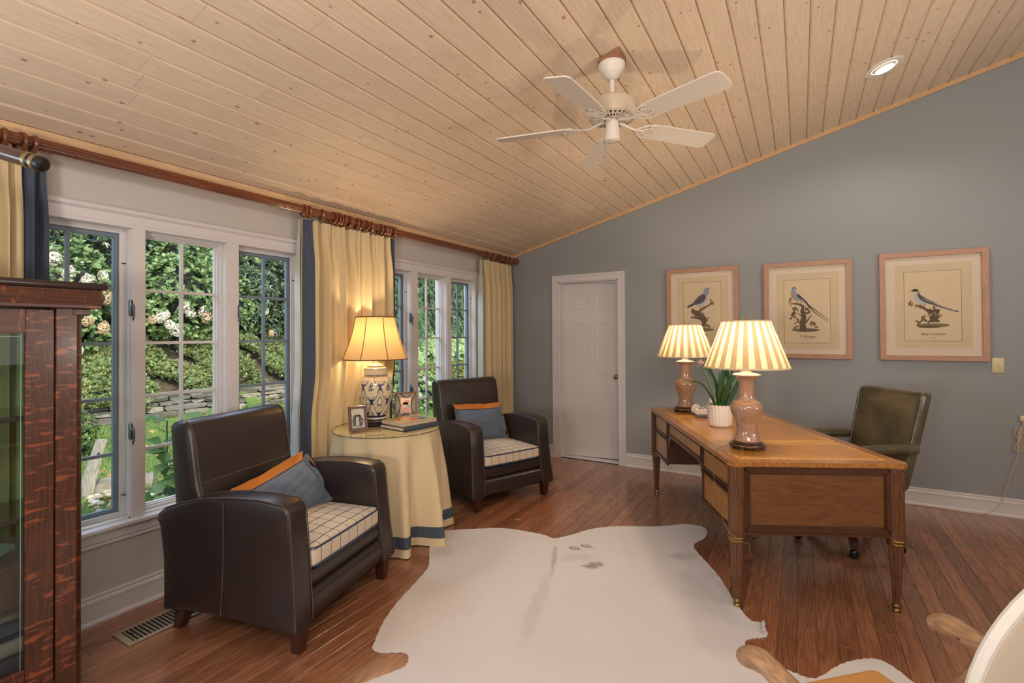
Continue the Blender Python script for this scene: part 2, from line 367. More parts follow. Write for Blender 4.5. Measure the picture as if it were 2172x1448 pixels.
def spline(pts, n=6, closed=False):
    out = []; N_ = len(pts); P = [Vector(p) for p in pts]
    for i in range(N_ if closed else N_-1):
        p0 = P[(i-1) % N_] if closed or i > 0 else P[0]; p1 = P[i]; p2 = P[(i+1) % N_]
        p3 = P[(i+2) % N_] if closed or i < N_-2 else P[-1]
        for k in range(n):
            t = k/n
            out.append(.5*((2*p1) + (p2-p0)*t + (2*p0-5*p1+4*p2-p3)*t*t + (3*p1-p0-3*p2+p3)*t**3))
    if not closed: out.append(P[-1])
    return out
def offset2(pts, d):
    """shift a closed counter-clockwise outline inward by d"""
    n = len(pts); out = []
    for i in range(n):
        a = Vector(pts[i-1]); b = Vector(pts[i]); c = Vector(pts[(i+1) % n])
        e1 = (b-a); e2 = (c-b)
        if e1.length < 1e-9: e1 = e2
        if e2.length < 1e-9: e2 = e1
        n1 = Vector((-e1.y, e1.x)).normalized(); n2 = Vector((-e2.y, e2.x)).normalized()
        nn = (n1+n2); nn = nn.normalized() if nn.length > .1 else n1
        out.append(tuple(b + nn*d/max(.5, nn.dot(n1))))
    return out
def puffy(g, outline, y0, y1, r=.02, bulge0=0., bulge1=0., mi=0, mx=None, warp=None, seg=3):
    """outline (x,z) extruded along y with rounded rims and slightly swollen sides"""
    rings = []
    for i in range(seg+1):
        a = math.pi/2*i/seg; rings.append((offset2(outline, r*(1-math.sin(a))), y0+r*(1-math.cos(a))))
    for i in range(seg, -1, -1):
        a = math.pi/2*i/seg; rings.append((offset2(outline, r*(1-math.sin(a))), y1-r*(1-math.cos(a))))
    n = len(outline); v = []; f = []
    for o, y in rings: v += [(p[0], y, p[1]) for p in o]
    for i in range(len(rings)-1):
        for k in range(n):
            k2 = (k+1) % n; f.append((i*n+k, i*n+k2, (i+1)*n+k2, (i+1)*n+k))
    for ri, bl in ((0, -bulge0), (len(rings)-1, bulge1)):
        o, y = rings[ri]; cx = sum(p[0] for p in o)/n; cz = sum(p[1] for p in o)/n; prev = ri*n
        for t, h in ((.85, .45), (.6, .8), (.3, .97)):
            st = len(v); v += [(cx+(p[0]-cx)*t, y+bl*h, cz+(p[1]-cz)*t) for p in o]
            for k in range(n):
                k2 = (k+1) % n; f.append((prev+k, prev+k2, st+k2, st+k))
            prev = st
        c = len(v); v.append((cx, y+bl, cz))
        f += [(prev+k, prev+(k+1) % n, c) for k in range(n)]
    if warp: v = [warp(*p) for p in v]
    return g.add(v, f, mi, mx)

# ------------------------------------------------------------------ room shell
SL = .2604; ANG = math.atan(SL); Z0 = 2.3936
XR, YF = 6.0, -7.2
fl = struct(G().box((-.14, YF-.1, -.10), (XR+.1, .75, -.014)).obj('floor', mat('subfloor', srgb(70, 42, 28), .8), smooth=None))
# oak floor boards, one object each where the picture shows them; the rest of the floor joined
bw = .0825; far = G(); nb = 0
def board_mesh(g, x0, x1, y0, y1):
    e = .0018
    v = [(x0,y0,-.014),(x1,y0,-.014),(x1,y1,-.014),(x0,y1,-.014),(x0,y0,-e),(x1,y0,-e),(x1,y1,-e),(x0,y1,-e),(x0+e,y0+e,0),(x1-e,y0+e,0),(x1-e,y1-e,0),(x0+e,y1-e,0)]
    f = [(0,1,5,4),(1,2,6,5),(2,3,7,6),(3,0,4,7),(4,5,9,8),(5,6,10,9),(6,7,11,10),(7,4,8,11),(8,9,10,11)]
    g.add(v, f)
rr = random.Random(11)
for i in range(int(XR/bw)+1):
    x0 = i*bw; x1 = min(XR, x0+bw-.0006); y = -rr.uniform(.2, 1.2); ys = [0.0]
    while y > YF: ys.append(y); y -= rr.choice([.7, .9, 1.1, 1.3, 1.5, 1.8])*rr.uniform(.9, 1.1)
    ys.append(YF)
    for a, b in zip(ys, ys[1:]):
        xc, yc = (x0+x1)/2, (a+b)/2
        d = (xc-3.082)*fw.x + (yc+5.366)*fw.y + 0; lat = (xc-3.082)*Rx.x + (yc+5.366)*Rx.y
        dn = (xc-3.082)*fw.x + (a+5.366)*fw.y
        vis = dn > 1.7 and abs(lat) < 1.12*max(dn, d)+.5 and nb < 300 and x0 < 5.0
        if vis:
            g = G(); board_mesh(g, x0-xc, x1-xc, b-yc, a-yc); g.obj('floor_board', oak_floor, fl, smooth=None, loc=(xc, yc, rr.uniform(-.0003, .0003))); nb += 1
        else: board_mesh(far, x0, x1, b, a)
o = far.obj('floor_boards_behind_camera', oak_floor, fl, smooth=None); o.name = 'floor_boards'; o['kind'] = 'stuff'
# ceiling: slab + tongue and groove pine planks running towards the back wall
ce = struct(G().box((-.15, YF-.1, .014), (6.35, .12, .12)).obj('ceiling', mat('roof_deck', srgb(188, 134, 80), .8), smooth=None, loc=(0, 0, Z0), rot=(0, -ANG, 0)))
ca = math.cos(ANG); sp = .1237/ca; s0 = .056/ca
rr = random.Random(5)
def plank_mesh(g, w_, l):
    h = w_/2; c = .0075; t = .013
    pf = [(-h, t), (h, t), (h, c), (h-c, 0), (-h+c, 0), (-h, c)]
    pf = [(-h, t), (-h, c), (-h+c, 0), (h-c, 0), (h, c), (h, t)]
    g.prism([(p[0], p[1]) for p in pf], -l/2, l/2, 'y')
for i in range(49):
    sa = s0 + i*sp
    if sa > 6.2: break
    y = -rr.uniform(.5, 2.6); ys = [-.002]
    while y > YF+.4: ys.append(y); y -= rr.uniform(1.7, 3.4)
    ys.append(YF)
    for a, b in zip(ys, ys[1:]):
        g = G(); plank_mesh(g, sp-.0030, a-b-.0015)
        g.obj('ceiling_plank', pine, ce, smooth=None, loc=(sa+sp/2, (a+b)/2, 0))
# pine trims where the ceiling meets the walls
g = G(); g.prism([(0, 2.330), (.018, 2.336), (.030, 2.356), (.050, 2.372), (.060, 2.4095), (0, 2.3936)], YF, 0, 'y')
struct(g.obj('trim_1', pine_trim, smooth=None))
g = G(); g.prism([(0.0, Z0-.030), (XR, Z0+SL*XR-.030), (XR, Z0+SL*XR), (0.0, Z0)], -.020, 0, 'y'); g.prism([(0.0, Z0-.012), (XR, Z0+SL*XR-.012), (XR, Z0+SL*XR), (0.0, Z0)], -.030, -.020, 'y')
struct(g.obj('trim_2', wood('pine_trim_across', srgb(204, 160, 114), srgb(224, 184, 138), axis=0, grain=20, stretch=14, rough=.5, tone=.02), smooth=None))

# walls
G1 = [(-4.585, -4.085), (-4.028, -3.567), (-3.50, -3.04)]
G2 = [(-2.30, -1.853), (-1.767, -1.310), (-1.245, -.80)]
ZB, ZT = .478, 2.035
g = G(); ys = YF-.12
for (a, b) in G1+G2:
    g.box((-.14, ys, -.6), (0, a, 2.36)); g.box((-.14, a, -.6), (0, b, ZB)); g.box((-.14, a, ZT), (0, b, 2.36)); ys = b
g.box((-.14, ys, -.6), (0, .12, 2.36))
g.prism([(-.14, 2.36), (0, 2.36), (0, 2.40), (-.14, 2.37)], YF-.12, .12, 'y')
struct(g.obj('wall_left', wall_cream, smooth=None))
DX0, DX1, DZ = .645, 1.367, 2.050
zt = lambda x: Z0+SL*x+.01
g = G(); g.prism([(0, 0), (DX0, 0), (DX0, DZ), (DX1, DZ), (DX1, 0), (XR, 0), (XR, zt(XR)), (0, zt(0))], 0, .13, 'y')
struct(g.obj('wall_back', wall_blue, smooth=None))
g = G(); g.box((XR, YF-.12, 0), (XR+.12, .13, 4.1)); struct(g.obj('wall_right', wall_blue, smooth=None))
g = G(); g.prism([(-.14, 0), (XR, 0), (XR, zt(XR)), (-.14, zt(-.14))], YF-.12, YF, 'y'); struct(g.obj('wall_front', wall_cream, smooth=None))
g = G(); g.box((.2, .72, -.014), (2.0, .80, 2.4)); struct(g.obj('wall_hall', wall_cream, smooth=None))

# baseboards
def bb(g, L0, L1, kind):
    pf = [(0, 0), (.026, 0), (.026, .012), (.018, .022), (.0145, .022), (.0145, .100), (.018, .104), (.017, .116), (.008, .124), (.011, .136), (.006, .143), (0, .143)]
    if kind == 'left': g.prism(pf, L0, L1, 'y')
    else:  # runs along x, faces -y
        n = len(pf); v = [(L0, -p[0], p[1]) for p in pf]+[(L1, -p[0], p[1]) for p in pf]
        g.add(v, [tuple(range(n)), tuple(range(n, 2*n))[::-1]]+[(i, i+n, (i+1) % n+n, (i+1) % n) for i in range(n)])
g = G(); bb(g, YF, 0, 'left'); struct(g.obj('baseboard_left', white_trim, smooth=30))
g = G(); bb(g, .026, .572, 'back'); bb(g, 1.438, XR, 'back'); struct(g.obj('baseboard_back', white_trim, smooth=30))

# window groups
def prof_y(g, pts, a, b): g.prism(pts, a, b, 'y')
def window_group(ops, names, n0, tn):
    A, B = ops[0][0]-.0, ops[-1][1]+.0
    # casing with a raised back band, mullion faces, stool and apron
    g = G()
    hd = [(0, ZT-.008), (.014, ZT-.008), (.016, ZT+.008), (.012, ZT+.012), (.014, ZT+.054), (.020, ZT+.058), (.028, ZT+.066), (.028, ZT+.082), (.020, ZT+.090), (0, ZT+.090)]
    prof_y(g, hd, A-.09, B+.09)
    for s, e in ((-1, A), (1, B)):
        for x1, a, b in ((.014, -.008, .055), (.024, .055, .066), (.028, .066, .09)):
            lo, hi = (e+a, e+b) if s > 0 else (e-b, e-a)
            g.box((0, lo, ZB-.0), (x1, hi, ZT+b-.002))
    for (a, b), (c, d) in zip(ops, ops[1:]): g.box((0, b-.004, ZB), (.012, c+.004, ZT))
    struct(g.obj('trim_%d' % tn, white_trim, smooth=25))
    g = G()
    g.rbox((-.03, A-.10, ZB-.020), (.052, B+.10, ZB+.002), .006, 2)
    prof_y(g, [(0, ZB-.10), (.010, ZB-.10), (.016, ZB-.092), (.012, ZB-.080), (.018, ZB-.072), (.016, ZB-.055), (.022, ZB-.03), (.030, ZB-.02), (0, ZB-.02)], A-.09, B+.09)
    struct(g.obj('trim_%d' % (tn+1), white_trim, smooth=25))
    for i, (a, b) in enumerate(ops):
        yc = (a+b)/2; h = (b-a)/2; side = i != 1
        W = sempty('window_%d' % (n0+i), (0, yc, 0))
        g = G(); t = .010   # jamb lining
        g.box((-.135, -h, ZB), (-.001, -h+t, ZT)); g.box((-.135, h-t, ZB), (-.001, h, ZT)); g.box((-.135, -h, ZT-t), (-.001, h, ZT)); g.box((-.135, -h, ZB), (-.001, h, ZB+t))
        if not side:
            for q, x in ((.018, -.035), (.026, -.05)): ringbox(g, x-.014, x, -h+t, h-t, ZB+t, ZT-t, q-t+.006)
        g.obj('jamb', white_trim, W, smooth=None)
        s = .034 if not side else .052; zb, ztp = ZB+.010, ZT-.012
        if side:
            g = G(); ringbox(g, -.058, -.046, -h+t, h-t, ZB+t, ZT-t, .026); g.obj('screen_frame', white_trim, W, smooth=None)
        g = G(); ringbox(g, -.094, -.064, -h+t, h-t, zb, ztp, s-t); ringbox(g, -.090, -.068, -h+s-.001, h-s+.001, zb+s-.011, ztp-s+.011, .005)
        g.obj('sash', sash_blue if side else white_trim, W, smooth=None)
        gy0, gy1, gz0, gz1 = -h+s, h-s, .527, 1.998
        m = sash_blue if side else white_trim
        g = G(); g.box((-.084, -.008, gz0), (-.066, .008, gz1)); g.obj('muntin', m, W, smooth=None)
        dz = (gz1-gz0)/5
        for k in range(1, 5):
            g = G(); z = gz0+k*dz; g.box((-.084, gy0, z-.008), (-.066, -.008, z+.008)); g.box((-.084, .008, z-.008), (-.066, gy1, z+.008)); g.obj('muntin', m, W, smooth=None)
        for k in range(5):
            for q in (0, 1):
                ya, yb = ((gy0, -.008), (.008, gy1))[q]
                G().box((-.077, ya, gz0+k*dz+.008), (-.073, yb, gz0+(k+1)*dz-.008)).obj('pane', glass, W, smooth=None)
        if side:
            for z in (1.60, .94):
                ye = h if i == 0 else -h
                s_ = -1 if i == 0 else 1
                g = G(); g.rbox((-.012, ye+min(0, s_*.004)-.006, z-.045), (.012, ye+max(0, s_*.004)+.006, z+.045), .004, 2)
                g.tube([(.012, ye, z+.02), (.026, ye, z+.005), (.026, ye, z-.04), (.018, ye, z-.066)], [.006, .006, .005, .004], 8)
                g.obj('sash_lock', steel, W)
            # stay pins of the insect screen
            g = G()
            for z in (1.84, .60): g.cyl((-.045, h-.028, z), (-.038, h-.010, z), .003, seg=6)
            g.obj('screen_pin', black, W)
def ringbox(g, x0, x1, y0, y1, z0, z1, t):
    g.box((x0, y0, z0), (x1, y0+t, z1)); g.box((x0, y1-t, z0), (x1, y1, z1)); g.box((x0, y0+t, z1-t), (x1, y1-t, z1)); g.box((x0, y0+t, z0), (x1, y1-t, z0+t))
window_group(G1, 'a', 1, 3)
window_group(G2, 'b', 4, 5)

# door
D = sempty('door_1', (DX0, 0, 0))
g = G(); w0 = .073
def casing_piece(g, x0, x1, z0, z1, vert):
    g.box((x0, -.012, z0), (x1, 0, z1))
for a, b, t in ((-.073, -.052, .022), (-.052, -.006, .013), (-.006, .004, .016)):
    W_ = DX1-DX0
    g.box((a, -t, 0), (b, 0, DZ-b)); g.box((W_-b, -t, 0), (W_-a, 0, DZ-b)); g.box((a, -t, DZ-b), (W_-a, 0, DZ-a))
g.obj('door_casing', white_trim, D, smooth=None)
g = G(); g.box((0, 0, 0), (.016, .13, DZ)); g.box((W_-.016, 0, 0), (W_, .13, DZ)); g.box((0, 0, DZ-.016), (W_, .13, DZ))
g.box((.016, .055, 0), (.028, .085, DZ)); g.box((W_-.028, .055, 0), (W_-.016, .085, DZ))
g.obj('door_jamb', white_trim, D, smooth=None)
g = G(); g.rbox((.0, .02, 0), (W_, .12, .016), .004, 1); g.obj('threshold', white_trim, D)
LW = .688
leaf = G(); leaf.box((0, .006, .020), (LW, .036, 2.032))
cols_ = ((.105, .315), (.395, .600)); rows = ((.13, .74), (.93, 1.565), (1.685, 1.915))
xs = [0, .105, .315, .395, .600, LW]; 
for a, b in ((0, .105), (.315, .395), (.600, LW)): leaf.box((a, 0, .020), (b, .010, 2.032))
for z0, z1 in ((.02, .13), (.74, .93), (1.565, 1.685), (1.915, 2.032)):
    for a, b in cols_: leaf.box((a, 0, z0), (b, .010, z1))
lf = leaf.obj('door_leaf', door_paint, D, smooth=None, loc=(.018, .088, 0), rot=(0, 0, R(5.5)))
for a, b in cols_:
    for z0, z1 in rows:
        g = G(); v = []
        for ins, yy in ((.006, .0095), (.012, .0045), (.034, .008), (.040, .0022)): v += [(a+ins, yy, z0+ins), (b-ins, yy, z0+ins), (b-ins, yy, z1-ins), (a+ins, yy, z1-ins)]
        f = [(12, 13, 14, 15)]
        for i in range(3): f += [(i*4+k, i*4+(k+1) % 4, i*4+4+(k+1) % 4, i*4+4+k) for k in range(4)]
        g.add(v, f); g.obj('door_panel', door_paint, lf, smooth=None)
g = G(); kx = LW-.055; mt = Matrix.Translation((kx, 0, .955)) @ Matrix.Rotation(R(90), 4, 'X')
g.lathe([(.026, 0), (.026, .005), (.012, .010), (.010, .028), (.020, .034), (.027, .048), (.024, .060), (.010, .067), (0.001, .068)], 20, 0, mt)
g.obj('door_knob', brass, lf)
for z in (1.78, .30, 1.02):
    g = G(); g.cyl((.016, .082, z-.045), (.016, .082, z+.045), .006, seg=8); g.obj('hinge', steel, D)

# recessed ceiling light
t = thing('ceiling_light', 'round white recessed ceiling light, lit, above the right hand bird picture', 'light', (3.614, -.92, Z0+SL*3.614))
t.rotation_euler = (0, -ANG, 0)
g = G(); g.lathe([(.118, 0), (.118, -.004), (.108, -.009), (.080, -.006), (.072, .004), (.072, .012)], 40, cap=False); g.obj('trim_ring', white_pl, t)
g = G(); g.lathe([(.072, -.002), (.064, -.008), (.058, -.014), (.058, -.016)], 32, cap=False, mx=Matrix.Translation((.0, 0, -.002))); g.obj('baffle', white_pl, t)
g = G(); g.lathe([(.0001, -.012), (.058, -.012), (.058, -.008)], 32, cap=False); g.obj('lens', can_glow, t)
CL = lamp('ceiling_light_beam', 'SPOT', (3.60, -.92, Z0+SL*3.6-.03), 34, (1, .93, .82), spot_size=R(150), spot_blend=.6, shadow_soft_size=.05); CL.rotation_euler = (0, 0, 0)

# ------------------------------------------------------------------ leather armchairs
def armchair(label, pos, ang, cushion_label):
    """local x forward from the arm fronts, y across; origin at the chair's base centre"""
    t = thing('armchair', label, 'armchair', pos, ang, 'pair of brown leather armchairs by the windows')
    X = lambda f: f+.37
    Yo = lambda q: q-.42
    o = [(.045, .115), (.050, .13), (.030, .30), (.012, .50), (.000, .640), (-.010, .662), (-.040, .680), (-.16, .692), (-.33, .688), (-.50, .668), (-.64, .636), (-.735, .602), (-.775, .570), (-.785, .535), (-.772, .50), (-.748, .36), (-.736, .22), (-.728, .115), (-.60, .128), (-.38, .136), (-.16, .128)]
    o = [(X(a), b) for a, b in o]
    for q0, q1, s in ((0, .125, -1), (.715, .84, 1)):
        g = G()
        def warp(x, y, z, s=s): # flare outwards towards the floor
            return (x, y + s*.020*max(0, (.45-z)/.35)**1.5, z)
        puffy(g, o, Yo(q0), Yo(q1), .016, .010, .010, warp=warp)
        arm = g.obj('arm', leather, t, smooth=50)
        yo = Yo(q0)+.002 if s < 0 else Yo(q1)-.002
        w3 = lambda x, z, yy: (x, yy + s*.020*max(0, (.45-z)/.35)**1.5, z)
        for yy in (Yo(q0)+.004, Yo(q1)-.004):
            g = G(); g.tube([w3(a, b, yy) for a, b in o[1:14]], .0032, 6); g.obj('welt', leather_seam, arm)
        g = G()
        yy = yo - s*-.003
        yface = (Yo(q0)-.0095) if s < 0 else (Yo(q1)+.0095)
        g.tube([(X(-.36)+.0*z, yface + s*.020*max(0, (.45-z)/.35)**1.5, z) for z in (.145, .2, .3, .4, .5, .6, .66)], .0026, 6)
        g.obj('side_seam', leather_seam, arm)
    # rails under the seat
    g = G(); g.rbox((X(-.70), Yo(.11), .14), (X(-.02), Yo(.73), .345), .012, 2); g.obj('seat_base', leather, t)
    g = G()
    pf = [(X(.004), .252), (X(.020), .268), (X(.024), .30), (X(.016), .335), (X(-.03), .345), (X(-.06), .345), (X(-.06), .252)]
    g.prism([(a, b) for a, b in pf], Yo(.118), Yo(.722), 'y'); g.obj('front_roll', leather, t, smooth=60)
    g = G(); pf = [(X(.026), .120), (X(.036), .14), (X(.040), .18), (X(.036), .225), (X(.022), .247), (X(-.03), .25), (X(-.05), .25), (X(-.05), .115)]
    g.prism(pf, Yo(.118), Yo(.722), 'y'); g.obj('footrest_panel', leather, t, smooth=60)
    # seat cushion with navy welts
    g = G()
    def cw(x, y, z):
        u = (x-X(-.30))/.34; v = (y-Yo(.42))/.30
        k = max(0, 1-abs(u)**3)*max(0, 1-abs(v)**3)
        return (x+.006*(1-v*v), y, z + (.026*k if z > .40 else 0))
    g.rbox((X(-.62), Yo(.128), .346), (X(.030), Yo(.712), .446), .022, 4, warp=cw)
    cu = g.obj('seat_cushion', plaid_m, t, smooth=60)
    for z in (.354, .440):
        g = G(); r = .045; x1, x0, y0, y1 = X(.034), X(-.60), Yo(.128), Yo(.712)
        path = [(x0, y0, z)] + [(x1-r+r*math.sin(a), y0+r-r*math.cos(a), z) for a in [R(k*15) for k in range(7)]] + [(x1+.004, Yo(.42), z)] + [(x1-r+r*math.cos(a), y1-r+r*math.sin(a), z) for a in [R(k*15) for k in range(7)]] + [(x0, y1, z)]
        g.tube(path, .0042, 6); g.obj('welt', piping_blue, cu)
    # back: leaning slab, front faces swollen, rounded crown
    prof = []
    fr = [(-.565, .34), (-.575, .50), (-.600, .64), (-.622, .70), (-.634, .78), (-.652, .90), (-.668, .965), (-.684, .995), (-.715, 1.012), (-.76, 1.014), (-.795, 1.004), (-.812, .985), (-.806, .90), (-.790, .70), (-.768, .50), (-.752, .34)]
    g = G(); puffy(g, [(X(a), b) for a, b in fr], Yo(.080), Yo(.760), .030, .004, .004, seg=4)
    bk = g.obj('backrest', leather, t, smooth=60)
    g = G(); g.tube([(X(-.6195), Yo(.112), .70), (X(-.6205), Yo(.42), .70), (X(-.6195), Yo(.728), .70)], .0036, 6); g.obj('back_seam', leather_seam, bk)
    for q in (.098, .742):
        g = G(); g.tube([(X(a)+.002, Yo(q), b) for a, b in fr[1:9]], .0030, 6); g.obj('welt', leather_seam, bk)
    # tapered legs
    for f0, q0, sp_ in ((.005, .060, 0), (.005, .780, 0), (-.66, .060, -.045), (-.66, .780, -.045)):
        g = G(); h = .135; a, b = .034, .022; x, y = X(f0), Yo(q0)
        v = [(x+sp_-b, y-b, 0), (x+sp_+b, y-b, 0), (x+sp_+b, y+b, 0), (x+sp_-b, y+b, 0), (x-a, y-a, h), (x+a, y-a, h), (x+a, y+a, h), (x-a, y+a, h)]
        g.add(v, [(0,3,2,1),(4,5,6,7),(0,1,5,4),(1,2,6,5),(2,3,7,6),(3,0,4,7)]); g.obj('leg', leg_wood, t, smooth=None)
    return t
def place(p0, ang):  # front near corner of the arm -> base centre
    F = Vector((math.cos(ang), math.sin(ang), 0)); W_ = Vector((-F.y, F.x, 0))
    return Vector(p0) - F*.37 + W_*.42
A1 = R(13.5); A2 = R(-22.5)
c1 = place((1.10, -3.93, 0), A1); c2 = place((.775, -2.02, 0), A2)
chair1 = armchair('brown leather armchair with checked seat, nearest the oak cabinet', c1, A1, '')
chair2 = copy_tree(chair1); chair2.location = c2; chair2.rotation_euler = (0, 0, A2)
chair2['label'] = 'brown leather armchair with checked seat, between the skirted table and the white door'

# throw pillows: lumbar pillow with a soft flange, orange on the upper edge and the back
def throw_pillow(label, M4, w_=.46, h_=.31, seed=1):
    q = random.Random(seed)
    t = thing('throw_pillow', label, 'pillow', group='blue grey pillows with orange flanges'); t.matrix_world = M4
    def body(sgn):
        def fn(u, v):
            a = 2*u-1; b = 2*v-1
            k = max(0, (1-abs(a)**2.6))**.55*max(0, (1-abs(b)**2.6))**.55
            wr = .006*math.sin(9*a+3*b+seed)*k + .004*math.sin(17*b-5*a)*k
            pin = 1-.05*(1-abs(b)**2)*(abs(a)**4)
            return (a*w_/2*(1-.045*(1-b*b)*0-.0), b*h_/2*(1-.05*(1-a*a)), sgn*(.062*k+wr*.8))
        return fn
    G().sheet(body(1), 30, 22).obj('pillow_front', blue_linen, t, smooth=80)
    G().sheet(body(-1), 30, 22).obj('pillow_back', orange_linen, t, smooth=80)
    # flange strips
    def edge(p, n, L, f0, m, nm, fl=.045, z0=0, ph=0):
        def fn(u, v):
            s = (2*u-1)*L/2*(1+.16*v)
            bow = 1-.05*(1-(2*u-1)**2)
            wv = .010*math.sin(10*u+ph)*v+.006*math.sin(23*u+2*ph)*v
            d = f0*bow + fl*v
            return (p[0]*s + n[0]*d, p[1]*s + n[1]*d, wv + z0 + .018*v*v)
        o = G().sheet(fn, 28, 4).obj(nm, m, t, smooth=80); solidify(o, .004); return o
    edge((1, 0), (0, 1), w_, h_/2-.004, orange_linen, 'orange_flange', fl=.052, ph=seed)
    edge((1, 0), (0, -1), w_, h_/2-.004, blue_linen, 'flange', fl=.035, ph=2)
    edge((0, 1), (1, 0), h_, w_/2-.004, blue_linen, 'flange', fl=.040, ph=3)
    edge((0, 1), (-1, 0), h_, w_/2-.004, blue_linen, 'flange', fl=.040, ph=4)
    g = G(); g.tube([(-w_/2, h_/2*.99, .004), (-w_/4, h_/2*.962, .006), (0, h_/2*.95, .006), (w_/4, h_/2*.962, .006), (w_/2, h_/2*.99, .004)], .003, 6); g.obj('piping', piping_blue, t)
    g = G(); g.tube([(w_/2+.038, -h_/2*1.1, .02), (w_/2+.038, 0, .016), (w_/2+.038, h_/2*1.1, .02)], .0025, 6); g.obj('piping', orange_linen, t)
    return t
def pose(base, ang, f, q, z, lean, roll, yaw=0):
    """pillow local x = across the chair, y = up the pillow, z = out of its face"""
    return Matrix.Translation(base) @ Matrix.Rotation(ang, 4, 'Z') @ Matrix.Translation((f+.37, q-.42, z)) @ Matrix.Rotation(R(yaw), 4, 'Z') @ Matrix.Rotation(R(-lean), 4, 'Y') @ Matrix(((0, 0, 1, 0), (1, 0, 0, 0), (0, 1, 0, 0), (0, 0, 0, 1))) @ Matrix.Rotation(R(roll), 4, 'Z')
throw_pillow('blue grey pillow with orange flange, tilted on the armchair nearest the cabinet', pose(c1, A1, -.38, .44, .555, 38, 9.5, -4), w_=.50, h_=.27, seed=1)
throw_pillow('blue grey pillow with orange flange, on the armchair beside the white door', pose(c2, A2, -.47, .42, .60, 24, -3, 0), seed=4)

# ------------------------------------------------------------------ skirted round table
TC = Vector((.470, -2.650, 0)); TR = .375; TH = .765
tb = thing('round_table', 'round table hidden under the floor length cream cloth between the armchairs', 'table', TC)
g = G(); g.lathe([(.0001, TH-.03), (TR-.02, TH-.03), (TR-.015, TH-.02), (TR-.015, TH-.010), (.0001, TH-.008)], 40, cap=False); g.obj('tabletop', leg_wood, tb)
g = G(); g.lathe([(.20, 0), (.20, .03), (.05, .06), (.035, .12), (.045, .40), (.035, .66), (.08, TH-.03)], 24); g.obj('pedestal', leg_wood, tb)
def skirt_r(a, z):
    k = 1-z/TH
    f = .62*math.sin(8*a+.8+.5*math.sin(3*a))+.34*math.sin(13*a+2.1)+.2*math.sin(5*a+.3)+.12*math.sin(23*a+1); f = math.copysign(abs(f)**1.0, f)-.15
    e = min(1, max(0, k*2.2))
    return TR + .010*e + .055*k + f*(.012*e+.082*k**.75)
def skirt_pt(a, z, off=0):
    r = skirt_r(a, z)+off; return (max(r*math.cos(a), -.385-.002*math.sin(9*a)), r*math.sin(a), z)
tcl = thing('tablecloth', 'floor length cream cloth with a blue band near the hem', 'tablecloth', TC)
g = G()
zs = [TH-.002, TH-.006, TH-.02, TH-.05]+[TH-.05-(TH-.056)*i/18 for i in range(1, 19)]
N = 288
v = []; f = []
rings = [[(r*math.cos(2*math.pi*k/N), r*math.sin(2*math.pi*k/N), TH+.000) for k in range(N)] for r in (.001, TR*.5, TR-.006)]
rings += [[skirt_pt(2*math.pi*k/N, z) for k in range(N)] for z in zs]
for r_ in rings: v += r_
for j in range(len(rings)-1):
    for k in range(N): f.append((j*N+k, j*N+(k+1) % N, (j+1)*N+(k+1) % N, (j+1)*N+k))
g.add(v, f); g.obj('cloth', cream_skirt, tcl, smooth=60)
g = G(); v = []; f = []
for z in (.135, .11, .085, .060):
    v += [skirt_pt(2*math.pi*k/N, z, .0022) for k in range(N)]
for j in range(3):
    for k in range(N): f.append((j*N+k, j*N+(k+1) % N, (j+1)*N+(k+1) % N, (j+1)*N+k))
g.add(v, f); g.obj('blue_band', blue_band, tcl, smooth=60)
gt = thing('glass_top', 'round clear glass top with dark edge lying on the cream tablecloth', 'glass top', TC+Vector((0, 0, TH+.001)))
g = G(); g.lathe([(.0001, 0), (TR+.012, 0), (TR+.014, .003), (TR+.012, .006), (.0001, .006)], 72, cap=False)
g.obj('glass_disc', thin_glass('table_glass', (.97, .98, .95, 1), .05), gt)
g = G(); g.ring((0, 0, .003), (0, 0, 1), TR+.0135, .0024, 72, 6); g.obj('glass_edge', mat('glass_edge_green', srgb(44, 52, 50), .1), gt)
TT = TH+.0075

# ------------------------------------------------------------------ blue and white table lamp
lp = Vector((.318, -2.612, TT))
t = thing('table_lamp', 'blue and white patterned jar lamp with a panelled cream shade, lit, on the round table', 'lamp', lp)
g = G(); g.lathe([(.088, 0), (.092, .004), (.092, .012), (.082, .016), (.084, .022), (.076, .028)], 40); g.obj('base', mat('lamp_base_dark', srgb(40, 34, 40), .3, coat=.4), t)
pr = [(.070, .028), (.078, .034), (.080, .045), (.074, .055), (.076, .06), (.088, .09), (.108, .145), (.122, .20), (.128, .245), (.126, .28), (.114, .315), (.096, .333), (.084, .340), (.086, .346), (.087, .375), (.088, .388), (.084, .392), (.070, .398), (.045, .404)]
sp_ = spline([(a, 0, b) for a, b in pr], 7)
nu = 300; vv = []; ff = []; cc = []
zz = [p.z for p in sp_]
for p in sp_:
    for k in range(nu):
        a = 2*math.pi*k/nu; vv.append((p.x*math.cos(a), p.x*math.sin(a), p.z))
for j in range(len(sp_)-1):
    for k in range(nu): ff.append((j*nu+k, j*nu+(k+1) % nu, (j+1)*nu+(k+1) % nu, (j+1)*nu+k))
me = bpy.data.meshes.new('jar'); me.from_pydata([(a_, b_, .028+(c_-.028)*1.085) for a_, b_, c_ in vv], [], ff)
V = np.array(vv); th = np.arctan2(V[:, 1], V[:, 0]); z = V[:, 2]
s = (z-.075)/.255
A_ = 3.0*th; B_ = 2*np.pi*s*1.3
fz = np.cos(2*A_) + np.cos(B_*1.0+.4) + .38*np.cos(4*A_)*np.sin(B_*1.0+.4)
creamc = np.array(srgb(226, 212, 178)[:3]); bluec = np.array(srgb(38, 42, 92)[:3]); midc = np.array(srgb(124, 122, 138)[:3])
C_ = np.tile(creamc, (len(V), 1))
